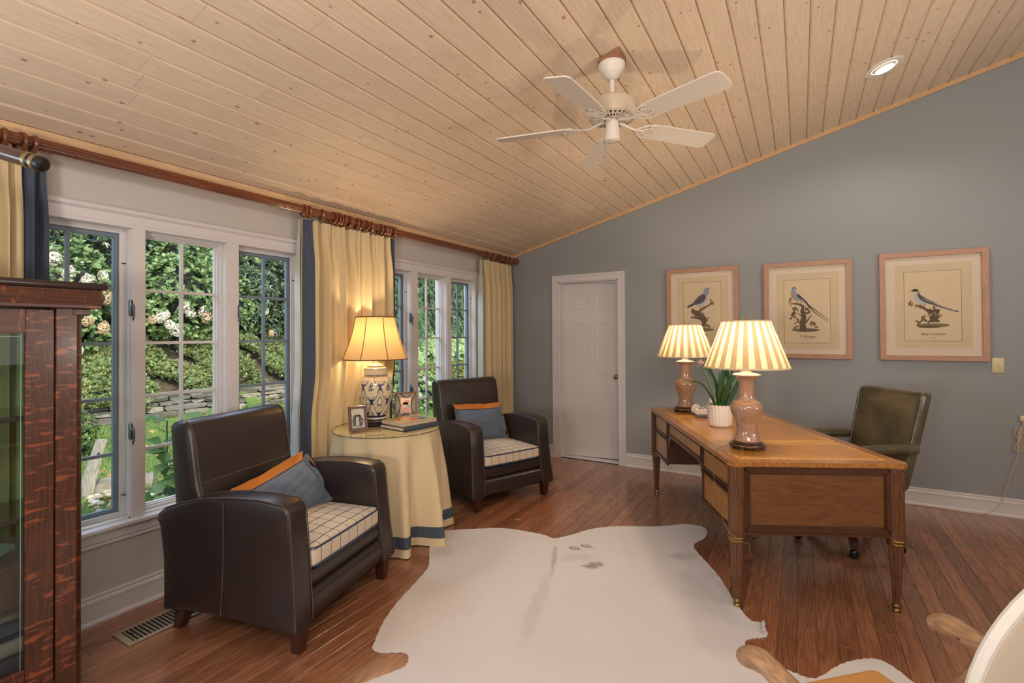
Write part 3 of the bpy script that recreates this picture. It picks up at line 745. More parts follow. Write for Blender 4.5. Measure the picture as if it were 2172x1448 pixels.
st = (np.sin(th*75+20*s)*np.sin(s*105+9*np.sin(th*13)) > .05)
neg = fz < -.12
C_[neg & st] = bluec*.5+creamc*.5
C_[neg & ~st] = creamc
C_[np.abs(fz) < .13] = bluec
C_[np.abs(fz-.38) < .035] = bluec*.6+creamc*.4
mot = (fz > 1.62) & (np.cos(th*40)*np.cos(s*70) > -.2); C_[mot] = bluec
C_[(fz < -1.55)] = bluec; C_[(fz < -1.80)] = creamc
body = (z > .070) & (z < .330); C_[~body] = creamc
nk = (z > .346) & (z < .388); dd = np.abs(((th*14/np.pi) % 1) - np.abs(((z-.346)/.042*2) % 2 - 1)); C_[nk & (dd < .10)] = bluec*.7+creamc*.3
for a, b in ((.058, .064), (.066, .070), (.335, .340), (.343, .348), (.388, .393), (.035, .047)): C_[(z > a) & (z < b)] = bluec*.8
ca_ = me.color_attributes.new('Col', 'FLOAT_COLOR', 'POINT'); ca_.data.foreach_set('color', np.c_[C_, np.ones(len(V))].astype(np.float32).ravel())
me.polygons.foreach_set('use_smooth', [True]*len(me.polygons)); me.materials.append(vcol('painted_glaze', .16, .5)); link('jar', me, t)
g = G(); g.lathe([(.050, .430), (.062, .436), (.064, .444), (.050, .452), (.030, .462), (.018, .478)], 36); g.obj('jar_cap', mat('jar_cap_cream', srgb(222, 206, 172), .2, coat=.4), t)
# shade: eight gently bowed panels with dark ribs
shade_m = cloth_trans('parchment_shade', srgb(206, 176, 128), .20, tc=srgb(214, 176, 116))
nseg = 8
def oct_r(a): # between a circle and an octagon
    k = math.pi/nseg; x = (a+2.0) % (2*k); return 1-.0+(.5*(math.cos(k)/math.cos(x-k)-1))
g = G(); zb, zt_ = .492, .806; rb, rt_ = .250, .151
g.sheet(lambda u, v: tuple([(rb+(rt_-rb)*v-.012*math.sin(math.pi*v))*oct_r(2*math.pi*u)*c for c in (math.cos(2*math.pi*u), math.sin(2*math.pi*u))]+[zb+(zt_-zb)*v]), 96, 9, cu=True)
sh = g.obj('lamp_shade', shade_m, t, smooth=50)
rib_m = mat('brown_shade_trim', srgb(120, 84, 50), .8)
for k in range(nseg):
    a = 2*math.pi*k/nseg - 2.0
    g = G(); g.tube([((rb+(rt_-rb)*v-.012*math.sin(math.pi*v))*oct_r(a)*math.cos(a), (rb+(rt_-rb)*v-.012*math.sin(math.pi*v))*oct_r(a)*math.sin(a), zb+(zt_-zb)*v) for v in [i/8 for i in range(9)]], .0028, 6); g.obj('rib', rib_m, sh)
for zz_, rr_ in ((zb, rb), (zt_, rt_)):
    g = G(); g.tube([(rr_*oct_r(2*math.pi*i/64)*math.cos(2*math.pi*i/64), rr_*oct_r(2*math.pi*i/64)*math.sin(2*math.pi*i/64), zz_) for i in range(64)], .0042, 6, closed=True); g.obj('shade_edge', rib_m, sh)
def harp(g, z0, z1, w_):
    g.tube([(0.012, 0, z0), (w_, 0, z0+.05), (w_, 0, z1-.05), (0, 0, z1), (-w_, 0, z1-.05), (-w_, 0, z0+.05), (-.012, 0, z0)], .002, 6)
    for k in range(3):
        a = 2*math.pi*k/3
g = G(); g.cyl((0, 0, .40), (0, 0, .50), .012, seg=12); harp(g, .47, .80, .045)
for k in range(3):
    a = 2*math.pi*k/3+.3; g.cyl((0, 0, .798), (rt_*.99*math.cos(a), rt_*.99*math.sin(a), .802), .0018, seg=6)
g.obj('harp', brass, t)
g = G(); g.ball((0, 0, .57), .028, 14, sc_=(1, 1, 1.25)); g.obj('bulb', bulb_m, t)
lamp('table_lamp_bulb', 'POINT', lp+Vector((0, 0, .66)), 16, (1, .74, .44), shadow_soft_size=.03)

# photo frames and books on the round table
def photo_frame(nm, lab, p, yaw, w_, h_, build):
    q = thing('photo_frame', lab, 'picture frame', p, yaw); build(q, w_, h_); return q
def small_picture(name, polys, w_, h_, parent, yoff):
    """a flat printed picture from a few coloured shapes"""
    g = G(); mats_ = []
    for i, (c, pts) in enumerate(polys):
        g.add([((x-.5)*w_, yoff-.0002*i, y*h_) for x, y in pts], [tuple(range(len(pts)))], i); mats_.append(mat('print_%d' % len(MATS), srgb(*c), .4))
    return g.obj(name, mats_, parent, smooth=None)
def ell(cx, cy, rx, ry, n=14): return [(cx+rx*math.cos(2*math.pi*k/n), cy+ry*math.sin(2*math.pi*k/n)) for k in range(n)]
def f1(q, w_, h_):
    L = R(-12)
    g = G(); b = .020
    for a, c in (((0, 0), (w_, b)), ((0, h_-b), (w_, h_)), ((0, b), (b, h_-b)), ((w_-b, b), (w_, h_-b))):
        g.rbox((a[0]-w_/2, -.008, a[1]), (c[0]-w_/2, .008, c[1]), .0015, 1)
    e = bpy.data.objects.new('frame', g.mesh('frame', mat('cherry_frame', srgb(92, 36, 22), .3, coat=.4))); col.objects.link(e); e.parent = q; e.rotation_euler = (L, 0, 0)
    g = G(); g.box((-w_/2+.01, .004, .01), (w_/2-.01, .010, h_-.01)); g.obj('backing', black, e)
    p = small_picture('photograph', [((206, 196, 168), [(0, 0), (1, 0), (1, 1), (0, 1)]), ((70, 68, 60), ell(.45, .52, .36, .20)), ((44, 44, 40), [(.1, .1), (.8, .05), (.95, .4), (.7, .62), (.25, .6), (.05, .4)]), ((190, 182, 156), ell(.45, .72, .09, .075)), ((196, 188, 162), [(.3, .12), (.58, .12), (.56, .55), (.45, .64), (.34, .52)]), ((150, 144, 124), [(.65, .3), (.95, .32), (.95, .38), (.65, .36)])], w_-.04, h_-.04, e, -.003)
    p.location = (0, 0, .02)
    G().box((-w_/2+.015, -.0056, .015), (w_/2-.015, -.005, h_-.015)).obj('frame_glass', pic_glass, e, smooth=None)
    g = G(); g.add([(-.018, .010, h_*.62), (.018, .010, h_*.62), (.03, .085, .002), (-.03, .085, .002), (-.018, .013, h_*.62), (.018, .013, h_*.62), (.03, .088, .002), (-.03, .088, .002)], [(0,3,2,1),(4,5,6,7),(0,1,5,4),(1,2,6,5),(2,3,7,6),(3,0,4,7)]); g.obj('easel', black, q, smooth=None)
photo_frame('', 'small cherry wood photo frame with a black and white picture, left of the jar lamp', (.414, -2.872, TT+.0035), R(66), .130, .172, f1)
def f2(q, w_, h_):
    L = R(-12); fm = mat('carved_bronze_frame', srgb(96, 70, 46), .35, metal=.35, vary=.3); rim = mat('copper_rim', srgb(104, 68, 42), .4, metal=.4); stone = mat('stone_inlay', srgb(112, 106, 92), .35, vary=.45)
    e = bpy.data.objects.new('frame', None)
    g = G(); b = .008
    for a, c in (((0, 0), (w_, b)), ((0, h_-b), (w_, h_)), ((0, b), (b, h_-b)), ((w_-b, b), (w_, h_-b))):
        g.rbox((a[0]-w_/2, -.010, a[1]), (c[0]-w_/2, .006, c[1]), .002, 1)
    e = g.obj('frame', rim, q); e.rotation_euler = (L, 0, 0)
    g = G(); g.box((-w_/2+.004, -.002, .004), (w_/2-.004, .006, h_-.004)); g.obj('inlay', stone, e, smooth=None)
    for s in (-1, 1):
        g = G(); g.tube([(s*(w_/2-.006), -.006, h_-.006)]+[(s*(w_/2-.006-.038*math.sin(math.pi*k/10)), -.008, h_-.006-(h_-.012)*k/10) for k in range(1, 10)]+[(s*(w_/2-.006), -.006, .006)], .0042, 8); g.obj('scroll', fm, e)
        g = G(); zc = h_/2+s*(h_/2-.008); g.tube([(-.040*1.0+.080*k/10, -.008, zc-s*.032*math.sin(math.pi*k/10)) for k in range(11)], .0042, 8); g.obj('scroll', fm, e)
    p = small_picture('photograph', [((222, 186, 160), [(0, 0), (1, 0), (1, 1), (0, 1)]), ((170, 108, 80), ell(.62, .72, .22, .14)), ((234, 196, 170), ell(.62, .68, .15, .12)), ((186, 140, 116), ell(.35, .50, .24, .16)), ((236, 200, 176), ell(.38, .46, .14, .10)), ((196, 140, 120), [(.05, 0), (.95, 0), (.9, .32), (.5, .4), (.1, .3)]), ((150, 160, 176), [(.55, .3), (.95, .3), (.9, .55), (.7, .5)])], .082, .118, e, -.003)
    p.location = (0, 0, h_/2-.059)
    g = G(); g.add([(-.018, .008, h_*.62), (.018, .008, h_*.62), (.03, .075, .002), (-.03, .075, .002), (-.018, .011, h_*.62), (.018, .011, h_*.62), (.03, .078, .002), (-.03, .078, .002)], [(0,3,2,1),(4,5,6,7),(0,1,5,4),(1,2,6,5),(2,3,7,6),(3,0,4,7)]); g.obj('easel', black, q, smooth=None)
photo_frame('', 'carved bronze photo frame with a picture of two children, right of the jar lamp', (.372, -2.340, TT+.004), R(42), .172, .212, f2)
bk_loc = Vector((.585, -2.535, TT))
def book(lab, z, w_, d_, h_, cover, ang, dx=0, dy=0, art=False):
    q = thing('book', lab, 'book', bk_loc+Vector((dx, dy, z)), ang, 'books on the round table')
    G().rbox((-w_/2+.002, -d_/2+.002, .003), (w_/2-.004, d_/2-.004, h_-.003), .001, 1).obj('pages', mat('pages_%d' % len(MATS), srgb(214, 196, 166), .8), q)
    g = G(); g.rbox((-w_/2, -d_/2, 0), (w_/2, d_/2, .003), .001, 1); g.rbox((-w_/2, -d_/2, h_-.003), (w_/2, d_/2, h_), .001, 1); g.box((w_/2-.003, -d_/2, .001), (w_/2, d_/2, h_-.001)) if cover is blue_band else g.box((-w_/2, -d_/2, .001), (-w_/2+.003, d_/2, h_-.001))
    g.obj('cover', cover, q)
    if art:
        polys = [((206, 176, 136), [(0, 0), (1, 0), (1, 1), (0, 1)]), ((130, 128, 140), [(.05, .55), (.5, .75), (.95, .60), (.9, .95), (.1, .95)]), ((196, 116, 70), [(.1, .25), (.5, .15), (.9, .35), (.85, .6), (.45, .7), (.12, .55)]), ((226, 150, 96), ell(.4, .42, .2, .12)), ((96, 104, 128), ell(.72, .72, .16, .08)), ((164, 176, 140), ell(.7, .22, .2, .10))]
        g = G(); ms = []
        for i, (c, pts) in enumerate(polys):
            g.add([((x-.5)*w_*.92, (y-.5)*d_*.92, h_+.0003+.0002*i) for x, y in pts], [tuple(range(len(pts)))], i); ms.append(mat('print_%d' % len(MATS), srgb(*c), .25, coat=.3))
        g.obj('cover_art', ms, q, smooth=None)
ba = R(31)
book('flat book with a navy spine, lower of the two books on the round table', 0, .262, .335, .022, blue_band, R(-8), .012, -.012)
book('flat book with an orange picture on its cover, upper of the two books', .0225, .250, .320, .026, mat('tan_cover', srgb(190, 164, 130), .35, coat=.2), R(-10), -.008, .01, True)

# ------------------------------------------------------------------ writing desk
DA = R(26.5)
DO = Vector((2.753, -2.530, 0))     # near left corner of the top; local x = along the short near end, y = long way
desk = thing('writing_desk', 'walnut writing desk with tooled leather top, fluted legs and brass rings', 'desk', DO, DA)
SW, LL, HT = .915, 1.95, .772
vis_ins = .058
g = G()
def top_outline(ins):
    e = .045+ins; r = .052-ins*.6; o = []
    cs = [(vis_ins, vis_ins), (SW-vis_ins, vis_ins), (SW-vis_ins, LL-vis_ins), (vis_ins, LL-vis_ins)]
    st = (180, 270, 0, 90)
    x0, x1, y0, y1 = .012+ins, SW-.012-ins, .012+ins, LL-.012-ins
    # straight edges with projecting rounded corners
    o += [(x0, vis_ins+.055)] + arc(cs[0][0], cs[0][1], r+.0, 165, 285, 8) + [(vis_ins+.055, y0)]
    o += [(SW-vis_ins-.055, y0)] + arc(cs[1][0], cs[1][1], r, 255, 375, 8) + [(x1, vis_ins+.055)]
    o += [(x1, LL-vis_ins-.055)] + arc(cs[2][0], cs[2][1], r, 345, 465, 8) + [(SW-vis_ins-.055, y1)]
    o += [(vis_ins+.055, y1)] + arc(cs[3][0], cs[3][1], r, 75, 195, 8) + [(x0, LL-vis_ins-.055)]
    return o
for a, b, i in ((HT-.028, HT-.022, .010), (HT-.022, HT-.006, .0), (HT-.006, HT, .004)): g.prism(top_outline(i), a, b)
g.obj('desktop', wood('walnut_top', srgb(128, 78, 34), srgb(178, 120, 60), axis=1, grain=10, stretch=6, rough=.24, coat=.5, tone=.02), desk)
g = G(); lm = .075
secs = [(lm, .50), (.512, 1.44), (1.452, LL-lm)]
for a, b in secs: g.box((lm, a, HT-.001), (SW-lm, b, HT+.0006))
g.obj('leather_top', desk_leather, desk, smooth=None)
g = G()
for a, b in secs:
    for i, t_ in ((.012, .0035), (.020, .0015), (.045, .003)):
        x0, x1, y0, y1 = lm+i, SW-lm-i, a+i, b-i; z0, z1 = HT+.0005, HT+.0011
        g.box((x0, y0, z0), (x1, y0+t_, z1)); g.box((x0, y1-t_, z0), (x1, y1, z1)); g.box((x0, y0, z0), (x0+t_, y1, z1)); g.box((x1-t_, y0, z0), (x1, y1, z1))
g.obj('gilt_border', gilt, desk, smooth=None)
# carcass
ZC0, ZC1 = .385, HT-.028
KY0, KY1 = .545, 1.405; KZ = .622
g = G(); i = .034
for a, b in ((.075, KY0), (KY1, LL-.075)): g.box((i+.012, a, ZC0+.012), (SW-i-.012, b, ZC1))
g.box((i+.012, KY0, KZ), (SW-i-.012, KY1, ZC1))
g.obj('carcass', walnut_dark, desk, smooth=None)
def framed(parent, u0, u1, z0, z1, face, nm='panel', pm=None, fm=walnut_dark, rail=.020):
    """recessed panel with a moulded frame; face: ('x',value,sign) or ('y',value,sign)"""
    ax, val, sg = face
    def B(g, a, b, c, d, lo, hi): # along u a..b, z c..d, thickness lo..hi outward
        p, q = sorted((val+sg*lo, val+sg*hi))
        g.box((a, p, c), (b, q, d)) if ax == 'y' else g.box((p, a, c), (q, b, d))
    g = G(); B(g, u0+rail, u1-rail, z0+rail, z1-rail, -.004, .004); pn = g.obj(nm, pm or walnut_panel, parent, smooth=None)
    g = G()
    for r0, r1, h in ((0, rail*.5, .011), (rail*.5, rail*.75, .014), (rail*.75, rail, .008)):
        B(g, u0+r0, u1-r0, z0+r0, z0+r1, 0, h); B(g, u0+r0, u1-r0, z1-r1, z1-r0, 0, h)
        B(g, u0+r0, u0+r1, z0+r0, z1-r0, 0, h); B(g, u1-r1, u1-r0, z0+r0, z1-r0, 0, h)
    g.obj('moulding', fm, pn, smooth=None)
    return pn
# near and far ends
for val, sg in ((.046, -1), (LL-.046, 1)):
    g = G(); p, q = sorted((val, val+sg*-.012)); g.box((.06, p, ZC0), (SW-.06, q, ZC1)); g.obj('end_board', walnut, desk, smooth=None)
    framed(desk, .092, SW-.092, ZC0+.020, ZC1-.010, ('y', val, sg), 'end_panel', rail=.032)
    g = G(); p, q = sorted((val, val+sg*.010)); g.box((.085, p, ZC1-.014), (SW-.085, q, ZC1)); g.box((.085, p, ZC0), (SW-.085, q, ZC0+.012)); g.obj('end_rail', walnut_dark, desk, smooth=None)
# front (towards the windows) and back faces: drawer fronts
for val, sg in ((.046, -1), (SW-.046, 1)):
    for a, b in ((.092, KY0), (KY1, LL-.092)):
        framed(desk, a, b, .600, ZC1-.006, ('x', val, sg), 'drawer', walnut_front, rail=.018)
        framed(desk, a, b, ZC0+.012, .590, ('x', val, sg), 'drawer', walnut_front, rail=.018)
        g = G(); p, q = sorted((val, val+sg*.010)); g.box((p, a, ZC0), (q, b, ZC0+.012)); g.obj('bottom_rail', walnut_dark, desk, smooth=None)
    framed(desk, KY0+.014, KY1-.014, KZ+.014, ZC1-.006, ('x', val, sg), 'drawer', walnut_front, rail=.018)
    g = G(); p, q = sorted((val-sg*.006, val+sg*.006))
    for y0, s in ((KY0, 1), (KY1, -1)):   # curved brackets of the kneehole
        pts = [(y0, KZ+.014), (y0+s*.13, KZ+.014), (y0+s*.11, KZ-.004), (y0+s*.075, KZ-.012), (y0+s*.045, KZ-.035), (y0+s*.022, KZ-.075), (y0+s*.012, KZ-.12), (y0, KZ-.13)]
        g.prism(pts if s > 0 else pts[::-1], p, q, 'x')
    g.box((p, KY0, KZ), (q, KY1, KZ+.014)); g.obj('kneehole_bracket', walnut, desk, smooth=None)
# fluted corner posts, brass rings, tapering fluted legs
leg_me = None
def flute(a, z, n=10, d=.06): return 1-d*(.5+.5*math.cos(n*a))**3
for x, y in ((vis_ins, vis_ins), (SW-vis_ins, vis_ins), (SW-vis_ins, LL-vis_ins), (vis_ins, LL-vis_ins)):
    lg = G(); lg.lathe([(.040, ZC0-.012), (.040, ZC1)], 60, rad=lambda a, z: flute(a, z, 8, .14)); lg.lathe([(.041, ZC1-.02), (.042, ZC1)], 30); lg.lathe([(.0415, ZC0-.012), (.0415, ZC0+.008)], 30)
    pst = lg.obj('corner_post', walnut, desk, loc=(x, y, 0))
    lg = G(); lg.lathe([(.0165, .040), (.034, ZC0-.055), (.034, ZC0-.03)], 60, rad=lambda a, z: flute(a, z, 10, .18)); leg_ = lg.obj('leg', walnut, desk, loc=(x, y, 0))
    lg = G(); lg.lathe([(.036, ZC0-.042), (.040, ZC0-.039), (.041, ZC0-.033), (.038, ZC0-.029), (.038, ZC0-.024), (.043, ZC0-.021), (.045, ZC0-.014), (.043, ZC0-.010), (.040, ZC0-.008)], 32); lg.obj('brass_ring', brass, leg_)
    lg = G(); lg.lathe([(.014, .0), (.019, .003), (.019, .012), (.015, .018), (.020, .026), (.021, .034), (.017, .042)], 24); lg.obj('brass_foot', brass, leg_)
D2W = Matrix.Translation(DO) @ Matrix.Rotation(DA, 4, 'Z')
def on_desk(x, y): return D2W @ Vector((x, y, HT+.0008))

# ------------------------------------------------------------------ matching desk lamps
pleat_lt = cloth_trans('shade_single_layer', srgb(226, 210, 176), .24, tc=srgb(230, 212, 170))
pleat_dk = cloth_trans('shade_doubled_layer', srgb(196, 168, 132), .13, tc=srgb(190, 156, 110))
glaze = None
def crackle():
    m, N, Lk, b = new_mat('crackle_glaze'); tc = N.new('ShaderNodeTexCoord'); v = N.new('ShaderNodeTexVoronoi'); v.feature = 'DISTANCE_TO_EDGE'; v.inputs['Scale'].default_value = 240
    Lk.new(tc.outputs['Object'], v.inputs['Vector']); r = N.new('ShaderNodeValToRGB'); r.color_ramp.elements[0].position = .02; r.color_ramp.elements[1].position = .12
    r.color_ramp.elements[0].color = srgb(196, 162, 134); r.color_ramp.elements[1].color = srgb(148, 108, 84); Lk.new(v.outputs['Distance'], r.inputs[0]); Lk.new(r.outputs[0], b.inputs['Base Color'])
    b.inputs['Roughness'].default_value = .14; b.inputs['Coat Weight'].default_value = .6; return m
glaze = crackle()
base_wood = mat('carved_lamp_base', srgb(60, 38, 24), .28, coat=.5)
def desk_lamp(lab, p, bulb=19):
    t = thing('table_lamp', lab, 'lamp', p, 0, 'pair of crackle glazed lamps on the desk')
    g = G(); g.lathe([(.086, .010), (.098, .013), (.100, .020), (.092, .027), (.084, .030), (.086, .036), (.078, .040)], 40)
    for k in range(7):
        a = 2*math.pi*k/7; g.ball((.084*math.cos(a), .084*math.sin(a), .008), .014, 10, sc_=(1, 1, .57))
    g.obj('wood_base', base_wood, t)
    pr = [(.070, .040), (.074, .045), (.070, .052), (.060, .085), (.0575, .115), (.063, .150), (.080, .190), (.0885, .222), (.086, .250), (.070, .272), (.052, .280), (.050, .286), (.043, .292), (.0405, .33), (.042, .37), (.047, .395), (.058, .412), (.073, .420), (.074, .424)]
    s_ = spline([(a, 0, b) for a, b in pr], 4); g = G(); g.lathe([(q.x, q.z) for q in s_], 56); g.obj('vase_body', glaze, t, smooth=70)
    g = G(); g.lathe([(.076, .424), (.078, .428), (.060, .434), (.034, .440), (.022, .450), (.014, .462), (.010, .466)], 40); g.obj('vase_cap', mat('cream_glaze', srgb(226, 204, 182), .2, coat=.4) if 'cream_glaze' not in MATS else MATS['cream_glaze'], t)
    n = 44; zb, zt_, rb, rt_ = .470, .740, .228, .128
    g = G()
    for k in range(n):
        a0 = 2*math.pi*k/n; a1 = 2*math.pi*(k+1)/n; am = (a0+a1)/2+.0; dk = k % 2
        e = .0028 if dk else 0
        pts = []
        for v in (0, .25, .5, .75, 1):
            r = rb+(rt_-rb)*v; z_ = zb+(zt_-zb)*v
            pts.append([((r+e)*math.cos(a0), (r+e)*math.sin(a0), z_), ((r+e+.0008)*math.cos(am), (r+e+.0008)*math.sin(am), z_), ((r+e)*math.cos(a1), (r+e)*math.sin(a1), z_)])
        for i in range(4):
            for j in range(2): g.add([pts[i][j], pts[i][j+1], pts[i+1][j+1], pts[i+1][j]], [(0, 1, 2, 3)], dk)
    sh = g.obj('lamp_shade', [pleat_lt, pleat_dk], t, smooth=None)
    tr = MATS.get('shade_trim') or mat('shade_trim', srgb(214, 196, 160), .8)
    g = G(); g.ring((0, 0, zb), (0, 0, 1), rb+.001, .005, 72, 6); g.obj('shade_edge', tr, sh)
    g = G(); g.ring((0, 0, zt_), (0, 0, 1), rt_+.001, .004, 60, 6); g.obj('shade_edge', tr, sh)
    g = G(); g.cyl((0, 0, .46), (0, 0, .50), .011, seg=12); harp(g, .49, .742, .042)
    for k in range(3):
        a = 2*math.pi*k/3+.3; g.cyl((0, 0, .738), (rt_*math.cos(a), rt_*math.sin(a), .738), .0018, seg=6)
    g.lathe([(.006, .742), (.008, .748), (.004, .753), (.007, .760), (.0001, .768)], 12); g.obj('harp', brass, t)
    g = G(); g.ball((0, 0, .565), .028, 14, sc_=(1, 1, 1.25)); g.obj('bulb', bulb_m, t)
    lamp('desk_lamp_bulb', 'POINT', Vector(p)+Vector((0, 0, .625)), bulb, (1, .80, .55), shadow_soft_size=.03)
    return t
LP1 = Vector((2.806, -2.116, HT+.0012)); LP2 = Vector((2.226, -.870, HT+.0012))
desk_lamp('crackle glazed lamp with pleated striped shade, lit, on the near end of the desk', LP1)
desk_lamp('crackle glazed lamp with pleated striped shade, lit, on the far end of the desk', LP2)

# planter
pp = Vector((2.560, -1.560, HT+.0008)); pp = Vector((2.575, -1.46, HT+.0012))
pot_t = thing('potted_plant', 'white fluted ceramic pot with strappy green leaves and a pale flower, on the desk', 'plant', pp)
g = G(); nf = 20
sc_r = lambda a, z: 1+.030*abs(math.sin(nf*a/2))
g.lathe([(.066, 0), (.074, .004), (.079, .02), (.0815, .09), (.083, .150), (.080, .152), (.077, .150), (.075, .12), (.0001, .118)], 160, rad=sc_r, cap=False)
g.v = [(x, y, z+(.006*abs(math.sin(nf*math.atan2(y, x)/2)) if z > .145 else 0)) for x, y, z in g.v]
g.obj('pot', mat('pot_white', srgb(214, 206, 200), .45), pot_t, smooth=50)
g = G(); g.lathe([(.0001, .128), (.05, .130), (.073, .121)], 24, cap=False); g.obj('moss', mat('moss', srgb(96, 88, 70), .9, vary=.4), pot_t)
leafm = mat('strap_leaf', srgb(44, 86, 44), .35, vary=.35, coat=.2); leafm2 = mat('strap_leaf_edge', srgb(150, 170, 96), .4)
def strap(path, w_, nm='leaf'):
    sp = spline(path, 6); n = len(sp); g = G(); v = []
    side = Vector((Rx.x, Rx.y, 0)).normalized()
    for i, p in enumerate(sp):
        u = i/(n-1); ww = w_*math.sin(math.pi*min(.97, (.20+.80*u)))**.7
        t_ = (sp[min(i+1, n-1)]-sp[max(i-1, 0)]).normalized(); sd = side.cross(Vector((0, 0, 1))).cross(t_)
        sd = t_.cross(Vector((fw.x, fw.y, 0))).normalized()
        nr = sd.cross(t_)
        v += [p-sd*ww, p+nr*ww*.25, p+sd*ww]
    f = []
    for i in range(n-1): f += [(i*3, i*3+1, i*3+4, i*3+3), (i*3+1, i*3+2, i*3+5, i*3+4)]
    g.add(v, f); o = g.obj(nm, leafm, pot_t, smooth=60); solidify(o, .0016); return o
rd = Vector((Rx.x, Rx.y, 0)).normalized(); fd = Vector((fw.x, fw.y, 0)).normalized()
def P3(a, z, d=0): return tuple(rd*a+fd*d+Vector((0, 0, z)))
strap([P3(-.01, .12), P3(-.02, .22, -.02), P3(-.05, .34, -.01), P3(-.10, .42, .0), P3(-.12, .44)], .020)
strap([P3(.00, .12), P3(-.005, .25, -.03), P3(.0, .38, -.04), P3(-.01, .47, -.03)], .024)
strap([P3(.01, .12), P3(.02, .22, -.03), P3(.05, .32, -.05), P3(.11, .38, -.05), P3(.15, .37, -.03)], .019)
strap([P3(.03, .12), P3(.05, .24, .01), P3(.06, .36, .02), P3(.05, .46, .02)], .026)
strap([P3(.04, .12), P3(.09, .22), P3(.13, .30), P3(.16, .36)], .018)
strap([P3(-.02, .12), P3(-.06, .22, .02), P3(-.12, .30, .03), P3(-.20, .32, .03), P3(-.26, .325, .02)], .009)
strap([P3(.02, .12, .02), P3(.0, .24, .05), P3(-.03, .36, .06), P3(-.06, .44, .06)], .018)
strap([P3(.05, .12, .02), P3(.06, .2, .05), P3(.10, .28, .06), P3(.12, .42, .05)], .018)
g = G(); g.tube(spline([P3(-.02, .12, -.01), P3(-.07, .26, -.02), P3(-.12, .38, -.02), P3(-.145, .425, -.02)], 5), .0045, 8); stem = g.obj('stem', mat('flower_stem', srgb(92, 128, 66), .5), pot_t)
g = G(); q = random.Random(3)
for k in range(34):
    a = q.uniform(0, 2*math.pi); e = q.uniform(-.35, 1.3); d = Vector((math.cos(a)*math.cos(e), math.sin(a)*math.cos(e), math.sin(e))); d = (d+Vector(P3(-.6, .25))*.6).normalized()
    b = Vector(P3(-.150, .435, -.02)); sd = d.cross(Vector((.3, .2, .9))).normalized(); L_ = q.uniform(.040, .058)
    g.add([b, b+d*L_*.6+sd*.008, b+d*L_, b+d*L_*.6-sd*.008], [(0, 1, 2, 3)])
fl_ = g.obj('flower', mat('pale_petals', srgb(236, 216, 200), .6), pot_t, smooth=None); fl_['kind'] = 'stuff'

# telephone base, handset and the small round disc
pb = Vector((2.430, -1.060, HT+.0012))
t = thing('telephone', 'cream desk telephone with grey base, behind the white plant pot', 'telephone', pb, R(26.5-8))
g = G(); g.rbox((-.10, -.085, 0), (.10, .085, .028), .010, 3); g.obj('base', grey_pl, t)
g = G(); g.prism([(-.10, .026), (.10, .026), (.10, .066), (.06, .080), (-.085, .052)], -.085, .085, 'y'); g.obj('body', white_pl, t)
g = G(); g.rbox((.0, -.07, .070), (.035, .07, .150), .012, 3, mx=Matrix.Rotation(R(12), 4, 'Y')); g.obj('cradle', white_pl, t)
g = G()
for r_ in range(4):
    for c_ in range(3): g.rbox((-.065+.022*r_, -.035+.024*c_, .056+.004*r_), (-.050+.022*r_, -.018+.024*c_, .064+.004*r_), .002, 1)
g.obj('keypad', grey_pl, t); g = G()
dp = Vector((2.335, -1.010, HT+.0012))
t = thing('cable_reel', 'small white round disc with a dark hub and a cord, beside the far desk lamp', 'disc', dp+Vector((0, 0, .043)))
mt = Matrix.Rotation(math.atan2(Rx.y, Rx.x), 4, 'Z') @ Matrix.Rotation(R(12), 4, 'Z') @ Matrix.Rotation(R(90), 4, 'X')
g = G(); g.lathe([(.0001, -.010), (.036, -.010), (.042, -.006), (.042, .006), (.036, .010), (.012, .012), (.0001, .012)], 36, mx=mt, cap=False); g.obj('disc', white_pl, t)
g = G(); g.lathe([(.0001, .018), (.009, .018), (.011, .012)], 16, mx=mt, cap=False); g.obj('hub', black, t)
hub = mt @ Vector((0, 0, .018)); g = G(); g.tube(spline([hub, hub+rd*.02+Vector((0, 0, -.012)), hub+rd*.04+Vector((0, 0, -.035)), rd*.075+Vector((0, 0, -.040))], 5), .0022, 6); g.obj('cord', mat('brown_cord', srgb(110, 84, 60), .6), t)

# cords
def cord(name, lab, pts, r, m, cat='cord'):
    g = G(); g.tube(spline(pts, 6), r, 7); return tag(g.obj(name, m, smooth=60), lab, cat)
gold_cord = mat('gold_cord', srgb(122, 98, 62), .5); dark_cord = mat('dark_cord', srgb(52, 40, 32), .6)
e0 = D2W @ Vector((.02, .23, HT+.004)); e1 = D2W @ Vector((-.012, .20, HT-.03))
cord('lamp_cord', 'thin gold lamp cord draped over the desk edge from the near desk lamp',
     [LP1+Vector((-.10, -.02, .006)), D2W @ Vector((.06, .30, HT+.012)), D2W @ Vector((.018, .235, HT+.010)), D2W @ Vector((-.004, .215, HT-.01)), D2W @ Vector((-.010, .20, .66)), D2W @ Vector((-.006, .13, .52)), D2W @ Vector((.0, .05, .42)), D2W @ Vector((.055, -.008, .37)), D2W @ Vector((.105, .012, .345)), D2W @ Vector((.112, .02, .30)), D2W @ Vector((.125, .03, .272)), D2W @ Vector((.140, .04, .280))], .0018, gold_cord)
cord('lamp_cord', 'dark cord hanging down behind the kneehole of the desk', [D2W @ Vector((.80, 1.25, .62)), D2W @ Vector((.76, 1.23, .35)), D2W @ Vector((.70, 1.15, .12)), D2W @ Vector((.64, 1.05, .006)), D2W @ Vector((.50, .95, .004))], .003, dark_cord)

